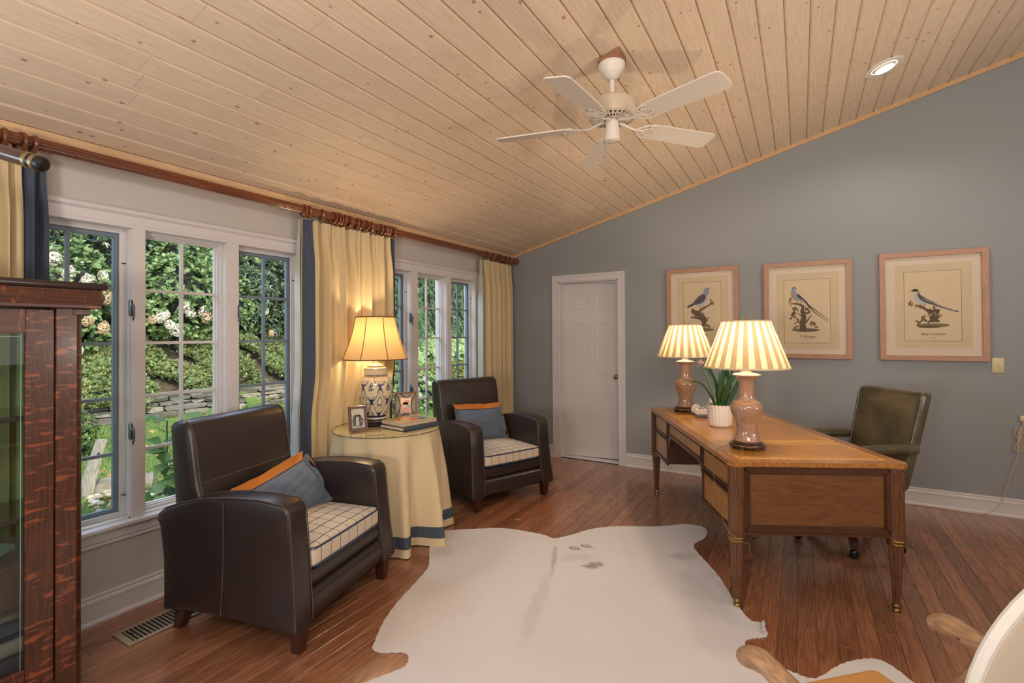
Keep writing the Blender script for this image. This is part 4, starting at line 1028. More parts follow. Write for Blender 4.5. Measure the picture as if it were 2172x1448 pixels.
# ------------------------------------------------------------------ swivel desk chair
CA = R(217)
cb = Vector((3.33, -1.17, 0))
oc = thing('desk_chair', 'olive green leather swivel chair on castors behind the desk', 'chair', cb, CA)
g = G()
def backwarp(x, y, z):
    k = (z-.40)/.65
    return (x - .165*k +.03 - .02*math.sin(math.pi*k)*(1-(abs(y)/.26)**2), y*(1+.10*k), z)
g.rbox((-.30, -.235, .40), (-.215, .235, 1.045), .028, 4, warp=backwarp)
bk = g.obj('backrest', olive_leather, oc, smooth=60)
g = G(); 
wm_ = mat('olive_welt', srgb(54, 50, 36), .5)
for yy in (-.24, .24):
    g = G(); g.tube([backwarp(-.212, yy*.94, z) for z in (.44, .55, .7, .85, .95, 1.0)], .003, 6); g.obj('welt', wm_, bk)
g = G(); g.rbox((-.26, -.235, .38), (.26, .235, .49), .035, 4); g.obj('seat', olive_leather, oc, smooth=60)
g = G(); g.rbox((-.22, -.20, .345), (.22, .20, .385), .01, 2); g.obj('seat_frame', leg_wood, oc)
for s in (-1, 1):
    g = G(); y = s*.275
    path = [(-.27, y, .685), (-.15, y, .690), (.0, y, .690), (.12, y, .680), (.17, y, .665)]
    g.tube(spline(path, 4), [.034]*13+[.033, .030, .026, .020], 12, flat=1.0)
    ar = g.obj('armrest', olive_leather, oc, smooth=60)
    g = G(); g.tube(spline([(.12, y, .665), (.16, y, .60), (.13, y, .50), (.10, s*.25, .40)], 4), .016, 10); g.obj('arm_post', leg_wood, oc)
    g = G()
    for k in range(9): g.ball((.165-.004*k*0+.006*math.cos(k), y+s*0+.030*math.cos(R(k*40)), .672+.028*math.sin(R(k*40))), .0045, 8)
    nh = g.obj('nailheads', brass_old, ar); nh['kind'] = 'stuff'
g = G(); g.lathe([(.022, .12), (.022, .36), (.05, .36)], 20); g.lathe([(.055, .085), (.060, .12), (.040, .15), (.030, .20)], 24); g.obj('column', leg_wood, oc)
for k in range(5):
    a = 2*math.pi*k/5 + R(0) - CA + math.atan2(-.29, .03)
    d = Vector((math.cos(a), math.sin(a), 0)); sd = Vector((-d.y, d.x, 0))
    g = G(); pr_ = [(.03, .150, .026), (.10, .165, .024), (.18, .150, .022), (.26, .115, .022), (.315, .092, .024)]
    v = []; 
    for r, zc, hw in pr_:
        for sx, sz in ((-1, -1), (1, -1), (1, 1), (-1, 1)): v.append(d*r+sd*(sx*hw)+Vector((0, 0, zc-.005+sz*.022)))
    f = [(0, 3, 2, 1), (16, 17, 18, 19)]
    for i in range(4): f += [(i*4+j, i*4+(j+1) % 4, i*4+4+(j+1) % 4, i*4+4+j) for j in range(4)]
    g.add(v, f); lg = g.obj('base_leg', leg_wood, oc, smooth=40)
    g = G(); c = d*.305+Vector((0, 0, .0305)); g.cyl(tuple(d*.305+Vector((0, 0, .03))), tuple(d*.305+Vector((0, 0, .075))), .008, seg=10)
    ax_ = (sd*.7+d*.7).normalized()
    for s in (-1, 1): g.tube([c+ax_*(s*.003), c+ax_*(s*.010), c+ax_*(s*.017), c+ax_*(s*.021)], [.030, .030, .024, .009], 20)
    g.obj('castor', mat('castor_metal', srgb(60, 58, 60), .25, metal=.8) if 'castor_metal' not in MATS else MATS['castor_metal'], lg)

# ------------------------------------------------------------------ curtain rod, rings and curtains
RX, RZ = .11, 2.325
t = thing('curtain_rod', 'long fluted brown wooden curtain rod above both window groups', 'curtain rod', (RX, 0, RZ))
g = G()
def rodv(y0, y1):
    n = 60; v = []; f = []
    for y in (y0, y1):
        for k in range(n):
            a = 2*math.pi*k/n; r = .0275*(1-.07*(.5+.5*math.cos(20*a))); v.append((r*math.cos(a), y, r*math.sin(a)))
    f = [(k, (k+1) % n, n+(k+1) % n, n+k) for k in range(n)]; f += [tuple(range(n)), tuple(range(n, 2*n))[::-1]]
    g.add(v, f)
rodv(-4.80, -.10); g.obj('rod', rod_wood, t, smooth=20)
for y, s in ((-.10, 1), (-4.80, -1)):
    g = G(); mt = Matrix.Translation((0, y, 0)) @ Matrix.Rotation(R(-90*s), 4, 'X')
    g.lathe([(.028, -.002), (.034, .002), (.036, .012), (.030, .018), (.026, .022), (.034, .030), (.038, .042), (.034, .056), (.022, .064), (.001, .067)], 28, mx=mt); g.obj('finial', rod_wood, t)
for y in (-.24, -2.70, -4.70):
    g = G(); g.rbox((-.115, y-.022, -.045), (-.095, y+.022, .03), .004, 2); g.tube([(-.10, y, -.030), (-.03, y, -.034), (0, y, -.032)], .010, 8); g.obj('bracket', rod_wood, t)
ring_g = G(); 
def ring_mesh():
    g = G(); g.ring((0, 0, -.010), (0, 1, 0), .0405, .0068, 32, 8); g.ring((0, .0045, -.010), (0, 1, 0), .0405, .0048, 32, 6); g.ring((0, -.0045, -.010), (0, 1, 0), .0405, .0048, 32, 6); g.tube([(0, 0, -.055), (0, 0, -.066)], .0022, 6)
    return g.mesh('ring', MATS.get('ring_wood') or mat('ring_wood', srgb(122, 66, 36), .25, coat=.5))
ring_me = ring_mesh()
RT = random.Random(9)
def curtain(lab, y0, y1, ringys, folds, band_l, band_r, edge_l=None, seed=0, bot=0.0, lean=0.0, push=False):
    t = thing('curtain', lab, 'curtain', (RX, 0, 0), 0, 'cream curtains with slate blue bands')
    q = random.Random(seed); ph = [q.uniform(0, 6.28) for _ in range(6)]
    ZT_ = 2.262
    def pt(u, v):
        y = y0+(y1-y0)*u
        k = min(1, max(0, (v-.02)/.12)); k = k*k*(3-2*k)
        lo = .5*math.sin(folds*2*math.pi*u+ph[0]+.4*math.sin(5*u+ph[1])+.5*v)+.33*math.sin(folds*1.63*2*math.pi*u+ph[2]-.4*v)+.22*math.sin(folds*.57*2*math.pi*u+ph[3])
        lo = math.copysign(abs(lo)**.8, lo)
        hi = math.sin(folds*3.2*2*math.pi*u+ph[4])*.5+math.sin(folds*4.7*2*math.pi*u+ph[5])*.4
        edge = min(1, u*14, (1-u)*14)
        x = (.050*lo*(.50+.50*k)*(.45+.55*edge)+.011*hi*(1-k)*edge)
        yy = y + .010*math.cos(folds*2*math.pi*u+ph[0])*k + lean*v*(1-2*u)
        z = ZT_ - (ZT_-.012)*v + (.006*hi*edge if v < .001 else 0)
        if push:
            kk = min(1, max(0, (1.25-z)/.45)); kk = kk*kk*(3-2*kk); x = x*(1-.45*kk)-.040*kk
        return (x-.012*(1-k), yy, z)
    n = int(abs(y1-y0)*260)+40
    L = abs(y1-y0); ub0 = band_l/L; ub1 = 1-band_r/L
    for nm, a, b, m in (('cloth', ub0, ub1, cream), ('blue_band', 0, ub0, blue_band), ('blue_band', ub1, 1, blue_band)):
        if b-a < .004: continue
        nn = max(6, int(n*(b-a)))
        g = G(); g.sheet(lambda u, v: pt(a+(b-a)*u, v), nn, 40); o = g.obj(nm, m, t, smooth=70); solidify(o, .003)
    if edge_l:
        g = G(); g.sheet(lambda u, v: (pt(0, v)[0]-.004-.075*u*(.4+.6*min(1, v*5)), pt(0, v)[1]-.010*(1-u)+.004*math.sin(7*v+seed), pt(0, v)[2]-.004), 8, 30); o = g.obj('lining', lining, t, smooth=70); solidify(o, .002)
        g = G(); g.tube([pt(0, v/20) for v in range(21)], .003, 6); g.obj('edge_piping', cream, t)
    for y in ringys:
        link('ring', ring_me, t, (0, y, RZ), (RT.uniform(-.1, .1), 0, RT.uniform(-.35, .35)))
    return t
curtain('cream curtain with a wide blue edge, far left behind the oak cabinet', -4.86, -4.470, [-4.614, -4.559, -4.515, -4.68, -4.74, -4.775], 5, .02, .085, seed=2)
curtain('wide cream curtain with blue bands behind the round table, between the two window groups', -3.085, -2.165, [-3.085, -3.044, -2.933, -2.834, -2.799, -2.772, -2.731, -2.690, -2.660, -2.602, -2.578, -2.512, -2.45, -2.349, -2.305, -2.277, -2.249, -2.220, -2.180], 7, .075, .060, edge_l=True, seed=5, push=True)
curtain('narrow cream curtain in the corner beside the blue grey wall', -.80, -.165, [-.732, -.594, -.482, -.429, -.311, -.223], 6, .018, .0, edge_l=True, seed=8)

# dark pole with brass ferrules fixed to the window wall above the cabinet
P0 = Vector((.0, -5.00, 2.325)); P1 = Vector((.622, -4.627, 2.10)); dn = (P1-P0).normalized()
t = thing('wall_pole', 'dark wooden pole with two brass bands on its end, upper left above the cabinet', 'pole', P0)
g = G(); a = Vector((0, 0, 0)); b = P1-P0
qt = dn.to_track_quat('Z', 'Y').to_matrix().to_4x4(); Lp = b.length
g.lathe([(.026, 0), (.0285, Lp-.074)], 48, mx=qt, rad=lambda a, z: 1-.02*abs(math.cos(12*a))); g.obj('pole', mat('dark_pole', srgb(72, 48, 42), .22, coat=.6, vary=.25), t, smooth=30)
g = G(); g.lathe([(.0290, Lp-.074), (.0312, Lp-.072), (.0312, Lp-.060), (.0290, Lp-.058)], 36, mx=qt); g.lathe([(.0285, Lp-.046), (.0312, Lp-.044), (.0312, Lp-.032), (.0285, Lp-.030)], 36, mx=qt); g.obj('brass_band', mat('ferrule_brass', srgb(150, 132, 96), .4, metal=.7), t)
g = G(); g.lathe([(.0282, Lp-.060), (.0282, Lp-.044)], 30, mx=qt); g.lathe([(.0285, Lp-.031), (.0300, Lp-.024), (.0285, Lp-.010), (.020, Lp-.002), (.001, Lp)], 36, mx=qt); g.obj('pole_end', black, t)
g = G(); g.lathe([(.045, 0), (.045, .012), (.03, .02)], 24, mx=Matrix.Rotation(R(90), 4, 'Y')); g.obj('wall_plate', brass_old, t)

# ------------------------------------------------------------------ oak display cabinet
t = thing('display_cabinet', 'tall quartersawn oak display cabinet with a glass door, at the left edge of the view', 'cabinet', (.36, -5.05, 0))
t_off = Vector((.36, -5.05, 0))
def cab(nm, a, b, m, r=.0, parent=None, seg=1):
    g = G(); A = [a[i]-t_off[i] for i in range(3)]; B = [b[i]-t_off[i] for i in range(3)]
    if r: g.rbox(A, B, r, seg)
    else: g.box(A, B)
    return g.obj(nm, m, parent or t, smooth=35)
XF = .55; YR = -4.476; YL = -5.62; XB = .185
cab('corner_post', (XF-.055, -4.572, .0), (XF, -4.505, 1.562), oak_cab, .002)
g = G(); g.lathe([(.042, 0), (.042, 1.548)], 40); g.obj('side_column', oak_cab, t, loc=(XF-.049-t_off.x, -4.518-t_off.y, .0))
cab('column_cap', (XF-.10, -4.52, 1.535), (XF+.004, -4.462, 1.562), oak_cab_h, .003)
cab('corner_post', (XF-.055, YL, .0), (XF, YL+.07, 1.562), oak_cab, .002)
cab('back_post', (XB, -4.53, .0), (XB+.05, -4.48, 1.562), oak_cab, .002); cab('back_post', (XB, YL, 0), (XB+.05, YL+.05, 1.562), oak_cab, .002)
cab('frieze', (XB-.01, YL-.03, 1.562), (XF+.030, -4.432, 1.640), oak_cab_h, .003)
cab('top_board', (XB-.015, YL-.05, 1.640), (XF+.045, -4.412, 1.668), cab_top, .010, seg=3)
g = G(); g.prism([(XF+.030-t_off.x, 1.575), (XF+.042-t_off.x, 1.605), (XF+.030-t_off.x, 1.635)], YL-.03-t_off.y, -4.432-t_off.y, 'y'); g.prism([(-4.432-t_off.y, 1.575), (-4.420-t_off.y, 1.605), (-4.432-t_off.y, 1.635)], XB-t_off.x, XF+.03-t_off.x, 'x'); g.obj('frieze_moulding', oak_cab_h, t)
cab('bottom_board', (XB, YL, .06), (XF-.01, -4.50, .10), oak_cab_h); cab('plinth', (XF-.03, YL+.06, .0), (XF-.012, -4.57, .07), oak_cab_h)
cab('side_rail', (XB+.04, -4.515, 1.47), (XF-.05, -4.495, 1.562), oak_cab_h); cab('side_rail', (XB+.04, -4.515, .06), (XF-.05, -4.495, .16), oak_cab_h)
cab('side_glass', (XB+.04, -4.506, .16), (XF-.05, -4.502, 1.47), cab_glass)
cab('back_glass', (XB+.004, YL+.05, .10), (XB+.008, -4.53, 1.562), cab_glass)
# door
YD0, YD1 = -5.545, -4.577
dr = cab('door', (XF-.028, YD1-.085, .10), (XF-.004, YD1, 1.556), oak_cab, .002)
for a, b, m in (((XF-.028, YD0, .10), (XF-.004, YD0+.085, 1.556), oak_cab), ((XF-.028, YD0+.085, 1.462), (XF-.004, YD1-.085, 1.556), oak_cab_h), ((XF-.028, YD0+.085, .10), (XF-.004, YD1-.085, .19), oak_cab_h)):
    cab('door_rail' if m is oak_cab_h else 'door_stile', a, b, m, .002, dr)
cab('door_glass', (XF-.018, YD0+.085, .19), (XF-.013, YD1-.085, 1.462), cab_glass, 0, dr)
g = G(); z0, z1, y0, y1 = .19, 1.462, YD0+.085, YD1-.085; x = XF-.0125
o_ = lambda p: tuple(p[i]-t_off[i] for i in range(3))
g.box(o_((x, y1-.012, z0)), o_((x+.003, y1-.0105, z1))); g.box(o_((x, y0+.0105, z1-.012)), o_((x+.003, y1-.0105, z1-.0105))); g.obj('glass_bevel', mat('bevel_edge', srgb(150, 196, 190), .1, coat=.5), dr, smooth=None)
for z in (1.135, .745, .385):
    cab('shelf', (XB+.014, YL+.06, z-.010), (XF-.05, -4.52, z+.010), mat('dark_shelf', srgb(74, 62, 56), .12, coat=.8) if 'dark_shelf' not in MATS else MATS['dark_shelf'], .002)
# contents
bl = Vector((.36, -4.76, .397))
q = thing('wooden_box', 'plain brown wooden box on the lowest cabinet shelf', 'box', bl, R(8))
g = G(); g.rbox((-.10, -.15, 0), (.10, .15, .012), .002, 1)
for a, b in (((-.10, -.15), (-.09, .15)), ((.09, -.15), (.10, .15)), ((-.09, -.15), (.09, -.14)), ((-.09, .14), (.09, .15))): g.box((a[0], a[1], .012), (b[0], b[1], .15))
g.obj('box_body', walnut_panel, q, smooth=None); g = G(); g.rbox((-.104, -.154, .150), (.104, .154, .165), .003, 2); g.obj('lid', walnut_panel, q)
q = thing('bowl', 'shallow green glazed bowl with a gilded rim, on the wooden box in the cabinet', 'bowl', bl+Vector((0, 0, .1655)))
g = G(); g.lathe([(.03, 0), (.035, .004), (.08, .022), (.118, .052), (.120, .054), (.112, .052), (.075, .026), (.0001, .010)], 48, cap=False); g.obj('bowl_body', mat('green_glaze', srgb(96, 136, 122), .12, coat=.6, vary=.3), q)
g = G(); g.ring((0, 0, .053), (0, 0, 1), .119, .0035, 48, 6); g.obj('gilded_rim', brass, q)
q = thing('folded_blanket', 'folded grey and dark blue striped blanket in the bottom of the cabinet', 'blanket', (.36, -4.80, .1005))
for i in range(4):
    g = G(); g.rbox((-.13+.004*i, -.18, .062*i), (.13-.003*i, .18, .060+.062*i), .024, 4); g.obj('fold', mat('stripe_%d' % i, srgb(*((150, 138, 132) if i % 2 == 0 else (52, 52, 72))), .95, vary=.15, bump=.2, bscale=300), q, smooth=60)

# ------------------------------------------------------------------ floor register
t = thing('floor_vent', 'tan metal floor register by the window wall, under the nearest armchair', 'vent', (.285, -4.045, 0))
g = G(); h, L_ = .090, .205
for a, b in (((-h, -L_), (-h+.022, L_)), ((h-.022, -L_), (h, L_)), ((-h+.022, -L_), (h-.022, -L_+.03)), ((-h+.022, L_-.03), (h-.022, L_))): g.rbox((a[0], a[1], .0008), (b[0], b[1], .006), .0015, 1)
vm = mat('register_tan', srgb(164, 142, 118), .4, metal=.2)
g.obj('frame', vm, t)
g = G(); g.box((-h+.022, -L_+.03, .0006), (h-.022, L_-.03, .0014)); g.obj('duct', mat('duct_dark', srgb(24, 18, 14), .9), t, smooth=None)
for k in range(19):
    y = -L_+.03+.0095+k*(2*L_-.06-.019)/18; G().box((-h+.022, y-.0028, .0014), (h-.022, y+.0028, .0052)).obj('slat', vm, t, smooth=None)
g = G(); g.rbox((-.012, -L_+.05, .005), (.0, -L_+.062, .012), .002, 1); g.obj('lever', steel, t)

# ------------------------------------------------------------------ cowhide rug
rp = [(.83, -2.60), (.95, -2.76), (1.06, -2.90), (1.10, -2.98), (1.15, -3.16), (1.205, -3.36), (1.27, -3.52), (1.345, -3.65), (1.375, -3.69), (1.43, -3.69), (1.514, -3.64), (1.56, -3.655), (1.585, -3.71), (1.555, -3.78), (1.50, -3.90), (1.47, -4.10), (1.36, -4.30), (1.30, -4.55), (1.42, -4.62), (1.60, -4.50), (1.85, -4.42), (2.05, -4.60), (2.25, -4.44), (2.55, -4.42), (2.78, -4.60), (2.90, -4.52), (2.86, -4.25), (2.95, -3.95), (3.05, -3.70), (3.30, -3.45), (3.52, -3.10), (3.56, -2.90), (3.465, -2.73), (3.40, -2.64), (3.345, -2.625), (3.27, -2.68), (3.205, -2.76), (3.12, -2.90), (3.04, -2.905), (2.96, -2.875), (2.86, -2.815), (2.845, -2.765), (2.88, -2.72), (2.929, -2.674), (2.918, -2.60), (2.895, -2.565), (2.846, -2.564), (2.765, -2.42), (2.66, -2.18), (2.55, -1.99), (2.46, -1.84), (2.445, -1.74), (2.485, -1.62), (2.485, -1.50), (2.45, -1.415), (2.37, -1.405), (2.29, -1.44), (2.167, -1.555), (2.02, -1.64), (1.861, -1.735), (1.74, -1.86), (1.66, -2.02), (1.60, -2.12), (1.56, -2.15), (1.48, -2.13), (1.30, -2.14), (1.141, -2.18), (1.00, -2.28), (.88, -2.37), (.81, -2.44), (.79, -2.52)]
sp = spline([(x, y, 0) for x, y in rp], 6, closed=True)
outl = [(p.x + .0025*math.sin(i*2.3), p.y+.0025*math.cos(i*3.1)) for i, p in enumerate(sp)]
from mathutils.geometry import tessellate_polygon
hp = [Vector((x-2.0, y+3.0, 0)) for x, y in outl]
me = bpy.data.meshes.new('hide'); me.from_pydata([p[:] for p in hp], [], [tuple(f_) for f_ in tessellate_polygon([hp])])
rug = thing('cowhide_rug', 'white cowhide rug with faint grey markings on the oak floor', 'rug', (2.0, -3.0, .0052))
m, N, Lk, b = new_mat('cowhide')
tc = N.new('ShaderNodeTexCoord'); base = srgb(216, 210, 208)
cur = None
def mask(cx, cy, rx, ry, ang, soft, nscale, amt, colr, prev):
    mp = N.new('ShaderNodeMapping'); mp.vector_type = 'TEXTURE'; mp.inputs['Location'].default_value = (cx-2, cy+3, 0); mp.inputs['Rotation'].default_value = (0, 0, R(ang)); mp.inputs['Scale'].default_value = (rx, ry, 1)
    Lk.new(tc.outputs['Object'], mp.inputs[0]); ln = N.new('ShaderNodeVectorMath'); ln.operation = 'LENGTH'; Lk.new(mp.outputs[0], ln.inputs[0])
    nz = N.new('ShaderNodeTexNoise'); nz.inputs['Scale'].default_value = nscale; nz.inputs['Detail'].default_value = 6; Lk.new(tc.outputs['Object'], nz.inputs['Vector'])
    ad = N.new('ShaderNodeMath'); ad.operation = 'MULTIPLY_ADD'; ad.inputs[1].default_value = 1.6; Lk.new(nz.outputs[0], ad.inputs[0]); Lk.new(ln.outputs['Value'], ad.inputs[2])
    mr = N.new('ShaderNodeMapRange'); mr.interpolation_type = 'SMOOTHSTEP'; mr.inputs['From Min'].default_value = 1.2; mr.inputs['From Max'].default_value = 1.2+soft; mr.inputs['To Min'].default_value = amt; mr.inputs['To Max'].default_value = 0
    Lk.new(ad.outputs[0], mr.inputs['Value']); mx = N.new('ShaderNodeMix'); mx.data_type = 'RGBA'; mx.inputs[7].default_value = colr
    Lk.new(mr.outputs[0], mx.inputs[0])
    if prev is None: mx.inputs[6].default_value = base
    else: Lk.new(prev, mx.inputs[6])
    return mx.outputs[2]
gcol = srgb(120, 108, 104)
cur = mask(1.70, -2.42, .020, .26, 22, .7, 22, .42, gcol, None)
cur = mask(1.96, -2.40, .05, .08, -40, .7, 26, .7, srgb(104, 92, 86), cur)
cur = mask(1.82, -2.36, .16, .06, 40, .8, 22, .16, gcol, cur)
cur = mask(1.85, -2.95, .04, .40, 15, 1.0, 12, .16, gcol, cur)
cur = mask(2.42, -1.98, .10, .07, 30, .7, 12, .35, gcol, cur)
cur = mask(2.62, -2.35, .14, .30, 25, 1.0, 9, .25, gcol, cur)
cur = mask(1.02, -2.70, .10, .10, 0, .8, 11, .25, gcol, cur)
cur = mask(1.38, -3.35, .25, .40, 20, 1.2, 6, .22, srgb(190, 160, 130), cur)
Lk.new(cur, b.inputs['Base Color']); b.inputs['Roughness'].default_value = .8; b.inputs['Specular IOR Level'].default_value = .2; b.inputs['Sheen Weight'].default_value = .25
nz = N.new('ShaderNodeTexNoise'); nz.inputs['Scale'].default_value = 130; mp = N.new('ShaderNodeMapping'); mp.inputs['Scale'].default_value = (1, .25, 1); mp.inputs['Rotation'].default_value = (0, 0, .4)
Lk.new(tc.outputs['Object'], mp.inputs[0]); Lk.new(mp.outputs[0], nz.inputs['Vector']); bp = N.new('ShaderNodeBump'); bp.inputs['Strength'].default_value = .35; bp.inputs['Distance'].default_value = .003; Lk.new(nz.outputs[0], bp.inputs['Height']); Lk.new(bp.outputs[0], b.inputs['Normal'])
me.materials.append(m); hide = link('hide', me, rug); solidify(hide, .004, -1)
def stroke(g, pts, w_, z=.0006):
    sp_ = spline([(a-2, b+3, z) for a, b in pts], 5); v = []
    for i, p in enumerate(sp_):
        t_ = (sp_[min(i+1, len(sp_)-1)]-sp_[max(i-1, 0)]).normalized(); n_ = Vector((-t_.y, t_.x, 0))*w_; v += [p-n_, p+n_]
    g.add(v, [(2*i, 2*i+1, 2*i+3, 2*i+2) for i in range(len(sp_)-1)])
bmk = mat('brand_grey', srgb(92, 80, 74), .9)
for cx, cy in ((1.765, -2.235), (1.820, -2.165)):
    g = G(); u = Vector((.80, .42)).normalized()*.032; v_ = Vector((-.45, .8)).normalized()*.034
    P_ = lambda a, b: (cx+u.x*a+v_.x*b, cy+u.y*a+v_.y*b)
    stroke(g, [P_(-1, .6), P_(0, .75), P_(.8, .5), P_(.8, -.1), P_(0, -.3), P_(-.8, -.1), P_(-1, .6)], .0028); stroke(g, [P_(-.8, .5), P_(.2, -.1), P_(1.5, -.7)], .0028)
    g.obj('brand_mark', bmk, rug, smooth=None)
g = G(); sp_ = []
g.sheet(lambda u, v: (.918-.012*v+.004*math.sin(6*u), .330+.09*u, .002+.018*math.sin(math.pi*v*.8)), 8, 5); o = g.obj('curled_corner', m, rug); solidify(o, .003)

# ------------------------------------------------------------------ foreground open armchair (seen from behind)
Fg = math.atan2(.72, -.69)
fa = Vector((2.93, -3.98, 0)); fb = Vector((3.37, -3.56, 0)); mid = (fa+fb)/2
t = thing('open_armchair', 'pale wooden open armchair with cream upholstered back and ochre seat, lower right corner', 'armchair', mid - Vector((math.cos(Fg), math.sin(Fg), 0))*.30 + Vector((Rx.x, Rx.y, 0))*.045 + Vector((0, 0, 0)), Fg)
# local x forward, y left-right (camera side is +y?), arm fronts at x=.28
am = wood('bleached_arm_wood', srgb(128, 96, 70), srgb(186, 148, 112), axis=0, grain=20, stretch=7, rough=.4, tone=.03)
hw = (fb-fa).length/2
for s in (-1, 1):
    y = s*hw
    g = G(); path = [(.308, y*1.02, .606), (.312, y*1.02, .620), (.300, y*1.02, .632), (.26, y, .642), (.19, y*.99, .632), (.10, y*.97, .622), (-.02, y*.94, .622), (-.14, y*.92, .634), (-.20, y*.90, .650)]
    g.tube(spline(path, 5), [.004, .014, .019, .022, .024]+[.027, .029]+[.030]*4+[.031]*5+[.028]*10+[.023]*15, 14, flat=.85); g.obj('arm', am, t, smooth=60)
    g = G(); path = [(.195, y*.99, .625), (.205, y*.99, .57), (.245, y*1.0, .50), (.295, y*1.0, .44), (.315, y*.99, .40), (.31, y*.98, .34)]
    g.tube(spline(path, 5), [.020]*5+[.024]*11+[.030]*10, 10, flat=.8); g.obj('arm_support', am, t, smooth=60)
    g = G(); g.ball((.235, y-s*0.0+(.026 if s < 0 else -.026), .632), .0045, 8); g.obj('peg', walnut_dark, t)
    g = G(); g.tube(spline([(.37, y*.92, .375), (.38, y*.95, .30), (.38, y*.97, .16), (.40, y*.99, .008)], 4), [.030]*5+[.024]*4+[.018]*4, 12); g.obj('leg', am, t, smooth=60)
    g = G(); g.tube(spline([(-.20, y*.86, .42), (-.24, y*.86, .25), (-.30, y*.88, .008)], 4), [.024]*5+[.020]*4, 12); g.obj('leg', am, t, smooth=60)
g = G(); g.rbox((-.20, -hw*.93, .335), (.43, hw*.86, .382), .015, 2); g.obj('seat_rail', am, t)
def dome(x, y, z):
    k = max(0, 1-((x-.12)/.36)**2)*max(0, 1-(y/.30)**2); return (x, y, z+(.045*k if z > .43 else 0))
g = G(); g.rbox((-.20, -hw*.84, .375), (.455, hw*.72, .425), .025, 4, warp=dome); g.obj('seat_cushion', mat('ochre_fabric', srgb(214, 158, 92), .9, bump=.2, bscale=400), t, smooth=70)
# rounded upholstered back
ol = []
for k in range(33):
    a = math.pi*k/32; ol.append((.275*math.cos(a)*(1-.06*math.sin(a)), .84+.24*math.sin(a)**.8))
ol = [(.255, .44), (.262, .60), (.27, .74)] + ol + [(-.27, .74), (-.262, .60), (-.255, .44)]
def bwarp(x, y, z):   # puffy() gives (outline_u, thickness, outline_v)
    return (-.135 - .20*(z-.44) - y + .05*(x/.27)**2*.5, x*1.22, .44+(z-.44)*1.13)
g = G(); puffy(g, ol, .006, .028, .008, .012, .006, warp=bwarp, seg=4)
ivory = mat('ivory_upholstery', srgb(200, 188, 170), .9, bump=.2, bscale=350, vary=.03, spec=.1)
bk = g.obj('backrest', ivory, t, smooth=60)
g = G(); g.tube([bwarp(u*1.005, .020, z) for u, z in ol], .0100, 10); g.obj('welt', mat('pale_welt', srgb(212, 206, 196), .85), bk)

# ------------------------------------------------------------------ framed bird prints
frame_wood = wood('frame_wood', srgb(160, 116, 90), srgb(188, 144, 116), axis=2, grain=30, stretch=12, rough=.45, tone=.05)
frame_wood_x = wood('frame_wood_across', srgb(160, 116, 90), srgb(188, 144, 116), axis=0, grain=30, stretch=12, rough=.45, tone=.05)
mat_board = mat('mat_board', srgb(222, 206, 184), .9, vary=.02); sheet_m = mat('aged_sheet', srgb(214, 194, 160), .9, vary=.05); plate_m = mat('plate_paper', srgb(220, 200, 164), .9, vary=.03)
ink = mat('ink_line', srgb(84, 64, 48), .9)
IC = dict(blue=(142, 156, 168), pale=(190, 192, 188), dark=(66, 60, 60), wing=(92, 88, 90), brown=(104, 80, 60), bark=(100, 82, 64), leaf=(120, 98, 66), leaf2=(88, 78, 50), tan=(176, 140, 104), beak=(150, 110, 70), ground=(128, 120, 92))
def clump(q, cx, cy, r, n, asp, c1='leaf', c2='tan'):
    o = []
    for k in range(n):
        a = q.uniform(0, 6.28); L_ = r*q.uniform(.6, 1.1); w_ = L_*.26; dx, dy = math.cos(a), math.sin(a); ox, oy = cx+q.uniform(-.3, .3)*r, cy+q.uniform(-.3, .3)*r
        o.append((IC[q.choice([c1, c2, 'leaf2', 'bark'])], [(ox, oy), (ox+dx*L_*.5-dy*w_, oy+(dy*L_*.5+dx*w_)*asp), (ox+dx*L_, oy+dy*L_*asp), (ox+dx*L_*.5+dy*w_, oy+(dy*L_*.5-dx*w_)*asp)]))
    return o
def limb(pts, w0, w1, c, asp=.72):
    n = len(pts); L_ = []; R_ = []
    for i, (x, y) in enumerate(pts):
        a = pts[max(i-1, 0)]; b = pts[min(i+1, n-1)]; d = Vector((b[0]-a[0], b[1]-a[1])); d.normalize(); w_ = w0+(w1-w0)*i/(n-1)
        L_.append((x-d.y*w_, y+d.x*w_*asp)); R_.append((x+d.y*w_, y-d.x*w_*asp))
    return (IC[c], L_+R_[::-1])
